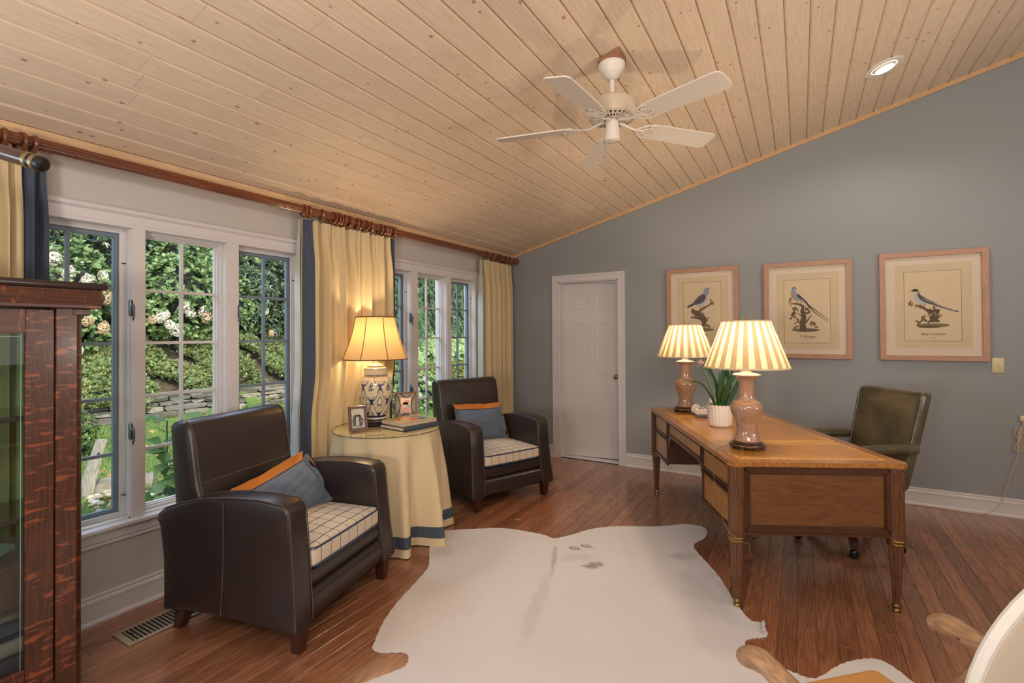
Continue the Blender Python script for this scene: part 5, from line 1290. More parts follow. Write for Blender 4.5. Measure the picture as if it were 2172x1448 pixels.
def bird1(q):
    o = [limb([(.30, .42), (.42, .50), (.58, .56), (.70, .60), (.80, .66)], .035, .010, 'brown'), limb([(.22, .52), (.36, .46), (.50, .40), (.60, .30)], .05, .09, 'bark'), limb([(.20, .40), (.40, .38), (.52, .34)], .02, .03, 'brown')]
    o += clump(q, .76, .64, .08, 9, .7) + clump(q, .50, .46, .06, 6, .7) + clump(q, .66, .38, .07, 7, .7)+clump(q, .60, .24, .12, 10, .6)
    o += [limb([(.42, .60), (.45, .565), (.50, .55)], .008, .008, 'brown'), limb([(.52, .60), (.53, .575), (.58, .565)], .008, .008, 'brown')]
    o += [(IC['wing'], [(.10, .565), (.13, .60), (.30, .66), (.36, .62), (.24, .585), (.14, .56)]), (IC['pale'], [(.26, .60), (.32, .70), (.46, .78), (.56, .86), (.60, .90), (.66, .90), (.68, .85), (.68, .77), (.66, .69), (.58, .62), (.44, .595)]), (IC['blue'], [(.54, .84), (.58, .895), (.64, .905), (.69, .885), (.69, .82), (.66, .76), (.58, .78)]), (IC['wing'], [(.24, .60), (.30, .68), (.42, .76), (.54, .80), (.61, .77), (.60, .70), (.52, .64), (.38, .615)])]
    for k in range(5): o.append((IC['dark'], [(.32+.05*k, .645+.02*k), (.38+.05*k, .675+.02*k), (.40+.05*k, .660+.02*k), (.34+.05*k, .635+.02*k)]))
    o += [(IC['beak'], [(.68, .885), (.73, .878), (.68, .865)]), (IC['dark'], ell(.655, .885, .008, .006, 8)), (IC['ground'], ell(.5, .18, .32, .03))]
    return o
def bird2(q):
    o = [(IC['ground'], ell(.47, .205, .31, .03)), (IC['bark'], ell(.50, .195, .22, .02)), limb([(.42, .20), (.40, .32), (.44, .40), (.40, .50), (.42, .58), (.34, .61), (.16, .63)], .075, .010, 'bark'), limb([(.44, .30), (.52, .36), (.60, .44)], .025, .008, 'brown'), limb([(.38, .42), (.30, .48)], .012, .006, 'brown')]
    o += clump(q, .14, .65, .08, 8, .72) + clump(q, .27, .52, .09, 8, .72, 'leaf2', 'leaf') + clump(q, .20, .42, .09, 7, .72)+clump(q, .28, .35, .08, 6, .72)+clump(q, .50, .50, .09, 10, .72)+clump(q, .62, .30, .09, 9, .6)+clump(q, .25, .24, .08, 7, .6, 'tan', 'leaf')+clump(q, .70, .24, .07, 7, .5)
    o += [limb([(.30, .67), (.29, .64), (.26, .625)], .008, .006, 'brown'), limb([(.38, .65), (.37, .62), (.34, .60)], .008, .006, 'brown')]
    o += [limb([(.50, .62), (.70, .50), (.97, .355)], .012, .003, 'dark'), limb([(.50, .61), (.68, .47), (.94, .33)], .012, .003, 'dark')]
    o += [(IC['blue'], [(.17, .85), (.20, .88), (.26, .885), (.27, .85), (.25, .82), (.34, .76), (.42, .70), (.50, .63), (.44, .645), (.36, .665), (.27, .67), (.20, .70), (.16, .76)]), (IC['tan'], [(.16, .82), (.16, .75), (.20, .70), (.26, .68), (.24, .74), (.20, .80)]), (IC['dark'], [(.28, .77), (.34, .765), (.42, .71), (.50, .65), (.54, .60), (.48, .62), (.38, .68), (.30, .73)]), (IC['pale'], [(.36, .72), (.44, .67), (.47, .64), (.40, .68)]), (IC['dark'], [(.18, .865), (.22, .888), (.27, .88), (.26, .868), (.21, .868)]), (IC['beak'], [(.26, .87), (.32, .84), (.26, .852)])]
    return o
def bird3(q):
    o = [(IC['ground'], ell(.50, .225, .30, .03)), (IC['bark'], ell(.44, .205, .20, .018)), limb([(.20, .52), (.32, .49), (.45, .42)], .012, .028, 'bark'), (IC['bark'], [(.44, .38), (.60, .38), (.59, .32), (.64, .27), (.42, .27), (.46, .31)])]
    o += clump(q, .13, .53, .075, 10, .72, 'tan', 'leaf') + clump(q, .26, .50, .06, 9, .72, 'tan', 'leaf')+clump(q, .52, .42, .11, 18, .72, 'tan', 'leaf2')+clump(q, .60, .38, .08, 8, .72)+clump(q, .33, .34, .08, 10, .72, 'tan', 'leaf')+clump(q, .26, .27, .07, 9, .6)+clump(q, .42, .27, .05, 6, .6)
    o += [limb([(.32, .56), (.31, .52), (.28, .50)], .008, .006, 'brown'), limb([(.38, .55), (.37, .51), (.34, .49)], .008, .006, 'brown')]
    o += [limb([(.50, .535), (.70, .47), (.95, .41)], .024, .012, 'wing', .6), (IC['pale'], [(.19, .70), (.18, .64), (.21, .58), (.28, .53), (.38, .53), (.40, .56), (.34, .62), (.27, .70)]), (IC['wing'], [(.26, .71), (.30, .66), (.42, .60), (.55, .55), (.62, .51), (.52, .515), (.38, .55), (.28, .60), (.24, .66)]), (IC['dark'], [(.14, .73), (.18, .752), (.24, .75), (.28, .71), (.22, .715), (.16, .715)]), (IC['beak'], [(.085, .727), (.15, .735), (.15, .722)])]
    for k in range(5): o.append((IC['pale'], [(.33+.05*k, .615-.018*k), (.38+.05*k, .600-.018*k), (.40+.05*k, .585-.018*k), (.35+.05*k, .600-.018*k)]))
    for k in range(6): o.append((IC['pale'], [(.60+.05*k, .515-.014*k), (.612+.05*k, .515-.014*k), (.60+.05*k, .48-.014*k), (.588+.05*k, .485-.014*k)]))
    return o
def print_frame(lab, x0, x1, z0, z1, lx0, lx1, lz0, lz1, fn, seed, cap):
    cx = (x0+x1)/2; t = thing('framed_print', lab, 'picture', (cx, -.001, z0), 0, 'framed bird prints on the blue grey wall')
    w_ = x1-x0; h_ = z1-z0; b = .040; hx = w_/2; d = .034
    for s in (-1, 1):
        g = G(); g.prism([(s*hx, 0), (s*hx, h_), (s*(hx-b), h_-b), (s*(hx-b), b)][::s], -d, 0, 'y'); g.obj('frame_side', frame_wood, t, smooth=15)
    for p_ in ([(-hx, h_), (hx, h_), (hx-b, h_-b), (-hx+b, h_-b)], [(-hx, 0), (hx, 0), (hx-b, b), (-hx+b, b)]):
        g = G(); g.prism(p_, -d, 0, 'y'); g.obj('frame_side', frame_wood_x, t, smooth=15)
    G().box((-hx+b-.002, -.014, b-.002), (hx-b+.002, -.004, h_-b+.002)).obj('mat_board', mat_board, t, smooth=None)
    sx0, sx1 = lx0-.06-cx, lx1+.065-cx; sz0, sz1 = lz0-.055-z0, lz1+.06-z0
    G().box((sx0, -.0150, sz0), (sx1, -.0141, sz1)).obj('print_sheet', sheet_m, t, smooth=None)
    ax, bx, az, bz = lx0-cx, lx1-cx, lz0-z0, lz1-z0
    G().box((ax, -.0154, az), (bx, -.0150, bz)).obj('plate_area', plate_m, t, smooth=None)
    g = G(); e = .0011; y0, y1 = -.0158, -.0154
    g.box((ax, y0, az), (bx, y1, az+2*e)); g.box((ax, y0, bz-2*e), (bx, y1, bz)); g.box((ax, y0, az), (ax+2*e, y1, bz)); g.box((bx-2*e, y0, az), (bx, y1, bz)); g.obj('plate_line', ink, t, smooth=None)
    polys = fn(random.Random(seed)); g = G(); mi = {}; ms = []
    for i, (c, pts) in enumerate(polys):
        if c not in mi: mi[c] = len(ms); nm = 'ink_%d_%d_%d' % c; ms.append(MATS.get(nm) or mat(nm, srgb(*c), .9))
        g.add([(ax+(bx-ax)*u, -.0160-.00002*i, az+(bz-az)*v) for u, v in pts], [tuple(range(len(pts)))], mi[c])
    g.obj('bird_print', ms, t, smooth=None)
    for txt, sz, zz in cap:
        cu = bpy.data.curves.new('caption', 'FONT'); cu.body = txt; cu.size = sz; cu.align_x = 'CENTER'; cu.shear = .45; cu.extrude = .0002
        tmp = bpy.data.objects.new('caption', cu); col.objects.link(tmp); bpy.context.view_layer.update()
        me = bpy.data.meshes.new_from_object(tmp); bpy.data.objects.remove(tmp)
        me.materials.clear(); me.materials.append(ink); link('caption', me, t, ((ax+bx)/2, -.0162, az+(bz-az)*zz), (R(90), 0, 0))
    G().box((-hx+b, -.0235, b), (hx-b, -.0220, h_-b)).obj('frame_glass', pic_glass, t, smooth=None)
    return t
print_frame('framed print of a blue grey bird, nearest the white door', 1.888, 2.568, 1.195, 2.097, 2.05, 2.41, 1.37, 1.955, bird1, 2, [('Cuckoo', .03, .075)])
print_frame('middle framed print, a bird with long tail streamers on a gnarled branch', 2.788, 3.474, 1.205, 2.090, 2.951, 3.315, 1.345, 1.928, bird2, 5, [('T. Wangay', .030, .085), ('ad vivum', .010, .045)])
print_frame('framed print of a dark capped long tailed bird, nearest the light switch', 3.668, 4.362, 1.205, 2.108, 3.834, 4.200, 1.364, 1.944, bird3, 8, [('Blue Cuckoo', .030, .085), ('ad vivum', .010, .040)])

# ------------------------------------------------------------------ ceiling fan
FC = Vector((2.203, -2.700, 0)); cz = Z0+SL*FC.x
t = thing('ceiling_fan', 'white five bladed ceiling fan hanging from the pine ceiling', 'ceiling fan', (FC.x, FC.y, cz))
g = G(); g.prism([(-.060, -.036), (.062, -.036), (.062, .0155), (-.060, -.0155)], -.060, .060, 'y'); g.obj('mounting_block', wood('block_wood', srgb(120, 80, 58), srgb(158, 112, 84), axis=0, tone=.02), t, smooth=None)
c0 = -.036
g = G(); g.lathe([(.070, c0), (.072, c0-.010), (.070, c0-.030), (.058, c0-.045), (.056, c0-.052), (.050, c0-.060), (.034, c0-.078), (.026, c0-.088), (.020, c0-.090)], 40); g.obj('canopy', fan_white, t)
zb_ = 2.655-cz   # motor centre height relative to the ceiling point
g = G(); g.cyl((0, 0, c0-.06), (0, 0, zb_+.085), .0135, seg=16); g.lathe([(.022, zb_+.085), (.022, zb_+.10), (.015, zb_+.115)], 20); g.obj('downrod', fan_white, t)
g = G(); g.lathe([(.030, zb_+.090), (.085, zb_+.080), (.118, zb_+.062), (.128, zb_+.040), (.130, zb_+.0), (.128, zb_-.022), (.118, zb_-.030)], 56, cap=False); g.obj('motor_housing', fan_motor, t)
# vented underside: ring plate with radial slots
g = G(); n = 26
for k in range(n):
    a = 2*math.pi*k/n; w_ = .0042; 
    for r0, r1, w0, w1 in ((.052, .080, .0030, .0045), (.088, .116, .0050, .0062)):
        c_, s_ = math.cos(a), math.sin(a); v = []
        for r, ww, z in ((r0, w0, 0), (r1, w1, 0)):
            v += [(r*c_-ww*s_, r*s_+ww*c_, zb_-.034+(r-.05)*.10), (r*c_+ww*s_, r*s_-ww*c_, zb_-.034+(r-.05)*.10)]
        g.add(v+[(x, y, z+.006) for x, y, z in v], [(0, 1, 3, 2), (4, 6, 7, 5), (0, 2, 6, 4), (1, 5, 7, 3), (0, 4, 5, 1), (2, 3, 7, 6)])
for r0, r1 in ((.040, .053), (.079, .089), (.114, .120)):
    z = lambda r: zb_-.034+(r-.05)*.10
    g.lathe([(r0, z(r0)), (r1, z(r1)), (r1, z(r1)+.006), (r0, z(r0)+.006)], 56, cap=False)
vent_o = g.obj('vent_plate', fan_white, t, smooth=30)
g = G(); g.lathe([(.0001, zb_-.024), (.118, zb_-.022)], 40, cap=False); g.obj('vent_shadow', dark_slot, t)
g = G(); g.lathe([(.0001, zb_-.030), (.034, zb_-.032), (.036, zb_-.040), (.036, zb_-.075), (.040, zb_-.12), (.041, zb_-.148), (.034, zb_-.153), (.0001, zb_-.154)], 36, cap=False); g.obj('switch_housing', fan_white, t)
g = G(); 
for a in (.3, 2.4, 4.5): g.ball((.028*math.cos(a), .028*math.sin(a), zb_-.153), .0035, 8)
g.obj('screws', steel, t)
bz = zb_-.060
blade_g = G(); 
def blade_pt(x, y): return (x, y, 0)
ob = [(.215, -.045)] + [(.235, -.058), (.30, -.063), (.60, -.070)] + arc(.628, -.040, .030, -90, 0, 5) + arc(.628, .040, .030, 0, 90, 5) + [(.60, .070), (.30, .063), (.235, .058), (.215, .045)]
blade_g.prism(ob, -.003, .003); blade_me = blade_g.mesh('blade', fan_white, 30)
ag = G()
ag.tube(spline([(.045, 0, .018), (.085, 0, .006), (.125, 0, -.006), (.165, 0, -.008), (.205, 0, -.006)], 4), [.012]*5+[.010]*4+[.009]*4+[.010]*4, 8, flat=.55)
for s in (-1, 1):
    ag.tube(spline([(.150, 0, -.008), (.175, s*.030, -.008), (.205, s*.052, -.007), (.245, s*.055, -.006), (.262, s*.048, -.006)], 4), [.008]*5+[.007]*8+[.004]*4, 8, flat=.5)
    ag.tube(spline([(.185, 0, -.008), (.205, s*.018, -.008), (.228, s*.030, -.007), (.240, s*.020, -.007), (.262, s*.012, -.006)], 4), [.007]*9+[.005]*8, 8, flat=.5)
    ag.tube(spline([(.195, s*.052, -.007), (.200, s*.030, -.007), (.215, s*.012, -.007)], 4), .005, 8, flat=.5)
    ag.ball((.225, s*.040, -.011), .005, 8)
ag.ball((.265, 0, -.009), .005, 8); arm_me = ag.mesh('blade_arm', fan_white, 50)
for k in range(5):
    a = R(-22+72*k)
    am_ = link('blade_arm', arm_me, t, (0, 0, bz)); am_.rotation_euler = Euler((R(-12), R(1.0), a), 'XYZ')
    link('blade', blade_me, am_)
g = G(); g.tube([(-.036, -.012, zb_-.11), (-.038, -.012, zb_-.13), (-.038, -.012, zb_-.36)], .0012, 6); g.ball((-.038, -.012, zb_-.365), .005, 8); g.ball((-.038, -.012, zb_-.19), .003, 8); g.obj('pull_chain', steel, t)

# ------------------------------------------------------------------ wall plates, adapter and its cord
t = thing('light_switch', 'cream wall switch plate at the lower right corner of the bird print on the right', 'switch', (4.412, -.0005, 1.175))
g = G(); g.rbox((-.036, -.006, -.058), (.036, 0, .058), .004, 2); sw = g.obj('plate', mat('switch_cream', srgb(212, 196, 150), .35), t)
g = G(); g.rbox((-.006, -.016, -.010), (.006, -.004, .012), .002, 1); g.ball((0, -.007, .030), .003, 8); g.ball((0, -.007, -.030), .003, 8); g.obj('toggle', mat('toggle_ivory', srgb(222, 208, 170), .3), t)
t = thing('power_adapter', 'cream plug adapter low on the wall at the right edge with a knotted cord', 'adapter', (4.565, -.0005, .770))
g = G(); g.rbox((-.04, -.030, -.022), (.06, 0, .022), .006, 2); g.obj('adapter_body', mat('adapter_cream', srgb(214, 196, 164), .4), t)
cm = mat('cream_cord', srgb(206, 180, 146), .5)
g = G(); yq = -.045
W_ = lambda x, z, y=yq: (x-4.565, y, z-.770)
g.tube(spline([W_(4.545, .75, -.03), W_(4.530, .69), W_(4.522, .655), W_(4.512, .60)], 5), .0026, 6)
g.tube(spline([W_(4.512, .60), W_(4.492, .66), W_(4.497, .70), W_(4.510, .665), W_(4.513, .60), W_(4.528, .665), W_(4.523, .70), W_(4.512, .64), W_(4.512, .60)], 5), .0030, 6)
g.tube(spline([W_(4.512, .60, -.05), W_(4.492, .56), W_(4.494, .525), W_(4.512, .53), W_(4.513, .60), W_(4.530, .56), W_(4.526, .525), W_(4.506, .53), W_(4.512, .595)], 5), .0030, 6)
g.ring(W_(4.512, .60), (0, 0, 1), .008, .0035, 16, 6)
g.tube(spline([W_(4.508, .53), W_(4.495, .45), W_(4.462, .33), W_(4.432, .20), W_(4.415, .14), W_(4.375, .06, -.05), W_(4.30, .012, -.06), W_(4.20, .004, -.05), W_(4.05, .004, -.035), W_(3.80, .004, -.034)], 6), .0026, 6)
g.tube(spline([W_(4.512, .655), W_(4.56, .68), W_(4.62, .70)], 5), .0026, 6)
g.obj('cord', cm, t)

# ------------------------------------------------------------------ garden outside the windows
rg = np.random.RandomState(3)
GZ = -.30
m, N, Lk, b = new_mat('lawn_soil'); tc = N.new('ShaderNodeTexCoord'); nz = N.new('ShaderNodeTexNoise'); nz.inputs['Scale'].default_value = 1.2; nz.inputs['Detail'].default_value = 8; Lk.new(tc.outputs['Object'], nz.inputs['Vector'])
rp_ = N.new('ShaderNodeValToRGB'); rp_.color_ramp.elements[0].position = .35; rp_.color_ramp.elements[1].position = .65; rp_.color_ramp.elements[0].color = srgb(78, 100, 46); rp_.color_ramp.elements[1].color = srgb(112, 130, 66); Lk.new(nz.outputs[0], rp_.inputs[0]); Lk.new(rp_.outputs[0], b.inputs['Base Color']); b.inputs['Roughness'].default_value = .9
def hz(x, y):
    wx = -8.75+.25*math.sin(y*.7)
    return GZ if x > wx else (GZ+.42 + .62*(wx-x) + .08*math.sin(3*x+2*y))
g = G(); g.sheet(lambda u, v: (-.14-24*u, -12+42*v, hz(-.14-24*u, -12+42*v)), 97, 80)
m2_ = mat('bank_soil', srgb(70, 60, 42), .95, vary=.3)
g.mi = [1 if any(g.v[i][0] < -8.8 for i in q_) else 0 for q_ in g.f]
struct(g.obj('ground', [m, m2_], smooth=60))
def leaves(C, Nn, k, L_, W_, spread, rng, droop=0.0, jit=.3, curl=.12):
    """k leaves around each centre C with axis Nn -> one quad (folded diamond) per leaf"""
    n = len(C); C = np.repeat(C, k, 0); Nn = np.repeat(Nn, k, 0)
    Nn = Nn + rng.normal(0, .15, Nn.shape); Nn /= np.linalg.norm(Nn, axis=1)[:, None]
    r = rng.normal(size=C.shape); s = np.cross(Nn, r); s /= np.linalg.norm(s, axis=1)[:, None]
    sp_ = spread*(1+rng.uniform(-jit, jit, (len(C), 1)))
    d = s*np.sin(sp_) + Nn*np.cos(sp_); d[:, 2] -= droop; d /= np.linalg.norm(d, axis=1)[:, None]
    nn = Nn - d*(Nn*d).sum(1)[:, None]; nn /= np.linalg.norm(nn, axis=1)[:, None]+1e-9
    q = np.cross(d, nn); L = L_*(1+rng.uniform(-.3, .3, (len(C), 1))); W2 = W_*(1+rng.uniform(-.2, .2, (len(C), 1)))/2
    a = C + d*L*.05; m1 = C + d*L*.5 + q*W2 + nn*L*curl; m2 = C + d*L*.5 - q*W2 + nn*L*curl; tp = C + d*L
    V = np.stack([a, m1, tp, m2], 1).reshape(-1, 3); return V
def quads(name, V, mt_, parent, kind=True):
    nq = len(V)//4; me = bpy.data.meshes.new(name); me.vertices.add(len(V)); me.vertices.foreach_set('co', V.astype(np.float32).ravel())
    me.loops.add(nq*4); me.loops.foreach_set('vertex_index', np.arange(nq*4, dtype=np.int32)); me.polygons.add(nq)
    me.polygons.foreach_set('loop_start', np.arange(0, nq*4, 4, dtype=np.int32)); me.update(calc_edges=True); me.materials.append(mt_)
    o = link(name, me, parent)
    if kind: o['kind'] = 'stuff'
    return o
def shell(n, rx, ry, rz, cz_, rng, low=-.2, thick=.25):
    P = rng.normal(size=(n*2, 3)); P /= np.linalg.norm(P, axis=1)[:, None]; P = P[P[:, 2] > low][:n]
    lump = 1+.10*np.sin(P[:, 0]*7+P[:, 2]*5)+.08*np.sin(P[:, 1]*9)
    r = (1-thick*rng.uniform(0, 1, (len(P), 1))**2)*lump[:, None]
    return P*r*np.array([rx, ry, rz])+np.array([0, 0, cz_]), P
LM = dict(
 rhodo=leaf_mat('rhododendron_leaf', [srgb(44, 64, 50), srgb(72, 96, 72), srgb(110, 134, 106), srgb(62, 86, 64), srgb(90, 114, 84), srgb(160, 152, 70)], .2, .3),
 hydra=leaf_mat('hydrangea_leaf', [srgb(74, 100, 60), srgb(116, 142, 86), srgb(152, 172, 110), srgb(92, 120, 70)], .35, .5),
 cover=leaf_mat('groundcover_leaf', [srgb(76, 100, 58), srgb(120, 142, 80), srgb(156, 168, 98), srgb(92, 114, 66), srgb(134, 112, 76)], .35, .5),
 conif=leaf_mat('conifer_needles', [srgb(76, 104, 70), srgb(118, 148, 102), srgb(150, 174, 122), srgb(56, 82, 56)], .35, .6),
 maple=leaf_mat('maple_leaf', [srgb(116, 142, 90), srgb(150, 174, 112), srgb(172, 190, 128)], .4, .5),
 hedge=leaf_mat('hedge_leaf', [srgb(82, 108, 46), srgb(132, 146, 64), srgb(164, 164, 80), srgb(96, 92, 50)], .35, .5),
 box=leaf_mat('boxwood_leaf', [srgb(58, 88, 40), srgb(96, 122, 58), srgb(134, 150, 82)], .3, .5),
 grass=leaf_mat('grass_blades', [srgb(84, 118, 46), srgb(124, 150, 66), srgb(150, 164, 84)], .4, .6),
 dead=leaf_mat('fallen_leaf', [srgb(170, 110, 60), srgb(196, 140, 84), srgb(140, 84, 48)], .2, .7))
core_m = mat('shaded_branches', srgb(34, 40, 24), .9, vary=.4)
petal = leaf_mat('hydrangea_petal', [srgb(238, 230, 214), srgb(244, 238, 226), srgb(226, 208, 184)], .3, .7); petal2 = leaf_mat('faded_petal', [srgb(226, 190, 150), srgb(236, 208, 176), srgb(206, 160, 120)], .3, .7)
C_, P_ = shell(110, .110, .110, .09, 0, rg, -1, .1); hv = leaves(C_, P_, 3, .035, .030, 1.2, rg)
fh = quads('flower_head', hv, petal, None); fh2 = quads('flower_head', hv, petal2, None); me1, me2 = fh.data, fh2.data; bpy.data.objects.remove(fh); bpy.data.objects.remove(fh2)
def shrub(nm, lab, cat, x, y, rx, ry, rz, kind, n, k, L_, W_, spread, heads=(), group=None, low=-1.1, droop=0, z=None, czf=.55, dz=0):
    z0 = hz(x, y)-.03+dz
    t = thing(nm, lab, cat, (x, y, z0), 0, group)
    C_, P_ = shell(n, rx, ry, rz, rz*czf, rg, low); Na = P_+np.array([.25, 0, .35]); Na /= np.linalg.norm(Na, axis=1)[:, None]
    quads('foliage', leaves(C_, Na, k, L_, W_, spread, rg, droop), LM[kind], t)
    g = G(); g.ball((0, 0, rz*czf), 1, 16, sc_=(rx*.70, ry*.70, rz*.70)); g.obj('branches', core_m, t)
    for hx, hy, hzz, s, fd in heads:
        o = link('flower_head', me2 if fd else me1, t, (hx-x, hy-y, hzz-z0), (rg.uniform(0, 6), rg.uniform(0, 6), 0), (s, s, s*.85)); 
    return t
def sh_(lab, x, y, rx, ry, rz, kind, n, heads=(), nm='shrub', **k):
    pr_ = dict(rhodo=(9, .15, .040, 1.15), hydra=(6, .115, .075, 1.05), cover=(8, .085, .026, .95), hedge=(6, .05, .03, 1.0), box=(6, .035, .02, 1.0))[kind]
    return shrub(nm, lab, 'shrub', x, y, rx, ry, rz, kind, n, *pr_, heads=heads, **k)
# top of the bank: dark rhododendrons
GR = 'dark rhododendrons along the top of the bank'
for x, y, rx, ry, rz in ((-12.0, -1.6, 1.3, 1.5, 1.9), (-12.3, .6, 1.4, 1.5, 2.0), (-12.4, 2.9, 1.4, 1.4, 2.0), (-12.2, 5.0, 1.4, 1.5, 2.1), (-12.0, -3.6, 1.3, 1.4, 1.8), (-12.6, 7.2, 1.4, 1.6, 2.1)):
    t = sh_('dark green rhododendron on top of the bank, ' + {-3.6: 'farthest left', -1.6: 'behind the hydrangea at the left window', .6: 'at the top of the second window', 2.9: 'behind the leafy hydrangea without flowers', 5.0: 'right of the yellow leaved rhododendron', 7.2: 'farthest right, towards the conifers'}[y], x, y, rx, ry, rz, 'rhodo', 1150, nm='rhododendron', group=GR)
    t.location.z += .35
for x, y, rx, ry, rz in ((-13.2, -.5, 1.6, 1.8, 2.3), (-13.4, 1.9, 1.6, 1.7, 2.5), (-13.4, 4.2, 1.6, 1.7, 2.5), (-13.4, 6.4, 1.6, 1.8, 2.5)):
    t = sh_('taller dark rhododendron in the back row on the bank', x, y, rx, ry, rz, 'rhodo', 900, nm='rhododendron', group=GR); t.location.z += 1.3
sh_('large rhododendron with a few yellow leaves, seen through the third window from the left', -10.6, 3.6, .95, 1.15, 1.35, 'rhodo', 1000, heads=[(-9.9, 3.32, 2.12, 1, 0), (-9.75, 3.40, 1.50, .8, 1)], nm='rhododendron', dz=.45)
# hydrangeas in flower
sh_('hydrangea with white and fading pink flower heads, left, above the cabinet', -10.6, -1.0, 1.0, 1.15, 1.25, 'hydra', 1000, heads=[(-9.85, -1.36, 3.02, 1.2, 0), (-9.7, -1.17, 2.75, 1.1, 0), (-9.7, -.86, 2.60, 1.2, 0), (-9.6, -.62, 2.72, 1.0, 0), (-9.6, -.58, 2.27, 1.2, 1), (-9.4, -.68, 1.62, 1.1, 1), (-9.4, -.95, 1.75, .9, 1)], nm='hydrangea', czf=.6, dz=.35)
sh_('hydrangea with a cluster of big white flower heads, seen through the second window', -10.3, 1.15, .95, 1.1, 1.15, 'hydra', 1000, heads=[(-9.5, .97, 2.12, 1.1, 0), (-9.5, 1.10, 1.99, 1.1, 0), (-9.45, 1.38, 2.04, 1.1, 0), (-9.4, 1.42, 1.90, 1.1, 1), (-9.3, .36, 1.86, 1.1, 0), (-9.3, .46, 1.92, .8, 0), (-9.3, .55, 1.70, 1.1, 0), (-9.3, .68, 1.56, 1.1, 0), (-9.3, .18, 1.80, .8, 1)], nm='hydrangea', czf=.6, dz=.45)
sh_('pale leaved hydrangea with small white blooms, upper part of the second window', -11.2, 1.6, .9, 1.0, 1.2, 'hydra', 800, heads=[(-10.4, 1.45, 3.10, .9, 0), (-10.35, 1.30, 3.05, .8, 1), (-10.3, .75, 2.85, 1.0, 0), (-10.3, .45, 2.80, 1.0, 1), (-10.3, 1.0, 2.9, .8, 0)], nm='hydrangea', czf=.6, dz=.55)
sh_('leafy hydrangea without flowers between the white hydrangea and the rhododendron', -10.4, 2.45, .8, .8, .95, 'hydra', 700, nm='hydrangea', czf=.6, dz=.35)
# ground cover on the lower bank
GC = 'low pachysandra mounds above the stone wall'
k_ = 0
for y in np.arange(-3.2, 6.4, .82):
    for xx, zz, rz in ((-9.45, .0, .50), (-10.0, .25, .60)):
        pass
n = 15000; X = rg.uniform(-11.0, -8.42, n); Y = rg.uniform(-3.8, 6.6, n)
fld = np.sin(2.9*Y+1.7*X)+np.sin(5.3*Y-3.1*X+1)+.7*np.sin(11*Y+2)*np.cos(7*X); kp = (fld > -.9) & ((X < -8.62) | (fld > .55)); X = X[kp]; Y = Y[kp]; n = len(X)
H = np.array([hz(min(a-.12, -8.75+.25*math.sin(b_*.7)-.02), b_) for a, b_ in zip(X, Y)]) + .17+.16*np.sin(3.1*Y+2*X)*np.cos(2.3*X+1.3*Y)-np.clip((X+8.75)*1.0, 0, .3)+rg.uniform(-.10, .05, n)
Nn = np.tile([.55, -.1, .8], (n, 1)); go = quads('groundcover', leaves(np.c_[X, Y, H], Nn, 8, .095, .032, .95, rg), LM['cover'], None); tag(go, 'low light green groundcover carpeting the bank above the stone wall', 'groundcover')
# dry stone wall
t = thing('stone_wall', 'low dry stone retaining wall of flat grey stones at the edge of the lawn', 'wall', (-8.75, 1.0, GZ))
st_ms = [mat('stone_%d' % i, srgb(*c), .85, bump=.5, bscale=18, vary=.30) for i, c in enumerate(((120, 112, 100), (98, 92, 84), (136, 126, 110), (84, 82, 68)))]
q = random.Random(4); zc = 0; bases = []
def stone_mesh(l, d, h, q):
    bm = bmesh.new(); bmesh.ops.create_cube(bm, size=1); bmesh.ops.subdivide_edges(bm, edges=bm.edges[:], cuts=2, use_grid_fill=True)
    for v in bm.verts:
        p = v.co; r = .12; p.x *= l; p.y *= d; p.z *= h
        k = (abs(p.x)/l*2)**3*(abs(p.z)/h*2)**3
        p.z *= 1-.22*k; p.x *= 1-.06*k; v.co = p + Vector((q.uniform(-1, 1)*l*.03, q.uniform(-1, 1)*d*.08, q.uniform(-1, 1)*h*.09))
    g = G(); bm.verts.index_update(); g.add([v.co[:] for v in bm.verts], [[v.index for v in f.verts] for f in bm.faces]); bm.free(); return g
for course, h in enumerate((.15, .115, .09, .125)):
    y = -4.2+q.uniform(0, .2)
    while y < 6.0:
        l = q.uniform(.26, .85); wx = -8.75+.25*math.sin((y+l/2)*.7)
        g = stone_mesh(l-.012, .30, h-.008, q)
        o = g.obj('stone', st_ms[q.randrange(4)], t, smooth=40, loc=(wx+.14-course*.035+8.75+q.uniform(-.02, .02), y+l/2-1.0, zc+h/2)); o.rotation_euler = (0, 0, R(90)+.18*math.cos((y+l/2)*.7)*-1)
        y += l
    zc += h
# lawn grass
n = 26000; X = rg.uniform(-8.7, -1.6, n); Y = -5.366+(3.08-X)*rg.uniform(.30, 1.5, n)
C_ = np.c_[X, Y, np.full(n, GZ)]; Nn = np.tile([0, 0, 1.], (n, 1)); V = leaves(C_, Nn, 2, .055, .010, .45, rg)
go = quads('lawn_grass', V, LM['grass'], None); tag(go, 'short green lawn grass between the house and the stone wall', 'grass')
n = 150; C_ = np.c_[rg.uniform(-8, -2, n), np.zeros(n), np.full(n, GZ+.045)]; C_[:, 1] = -5.366+(3.08-C_[:, 0])*rg.uniform(.33, .8, n)
fo = quads('fallen_leaves', leaves(C_, np.tile([0, 0, 1.], (n, 1)), 1, .11, .09, 1.45, rg), LM['dead'], None); tag(fo, 'brown fallen leaves scattered on the lawn', 'fallen leaves')
# boxwood
sh_('small clipped boxwood on the lawn beside the cabinet', -6.0, -2.36, .34, .32, .42, 'box', 900, nm='boxwood', czf=.75)
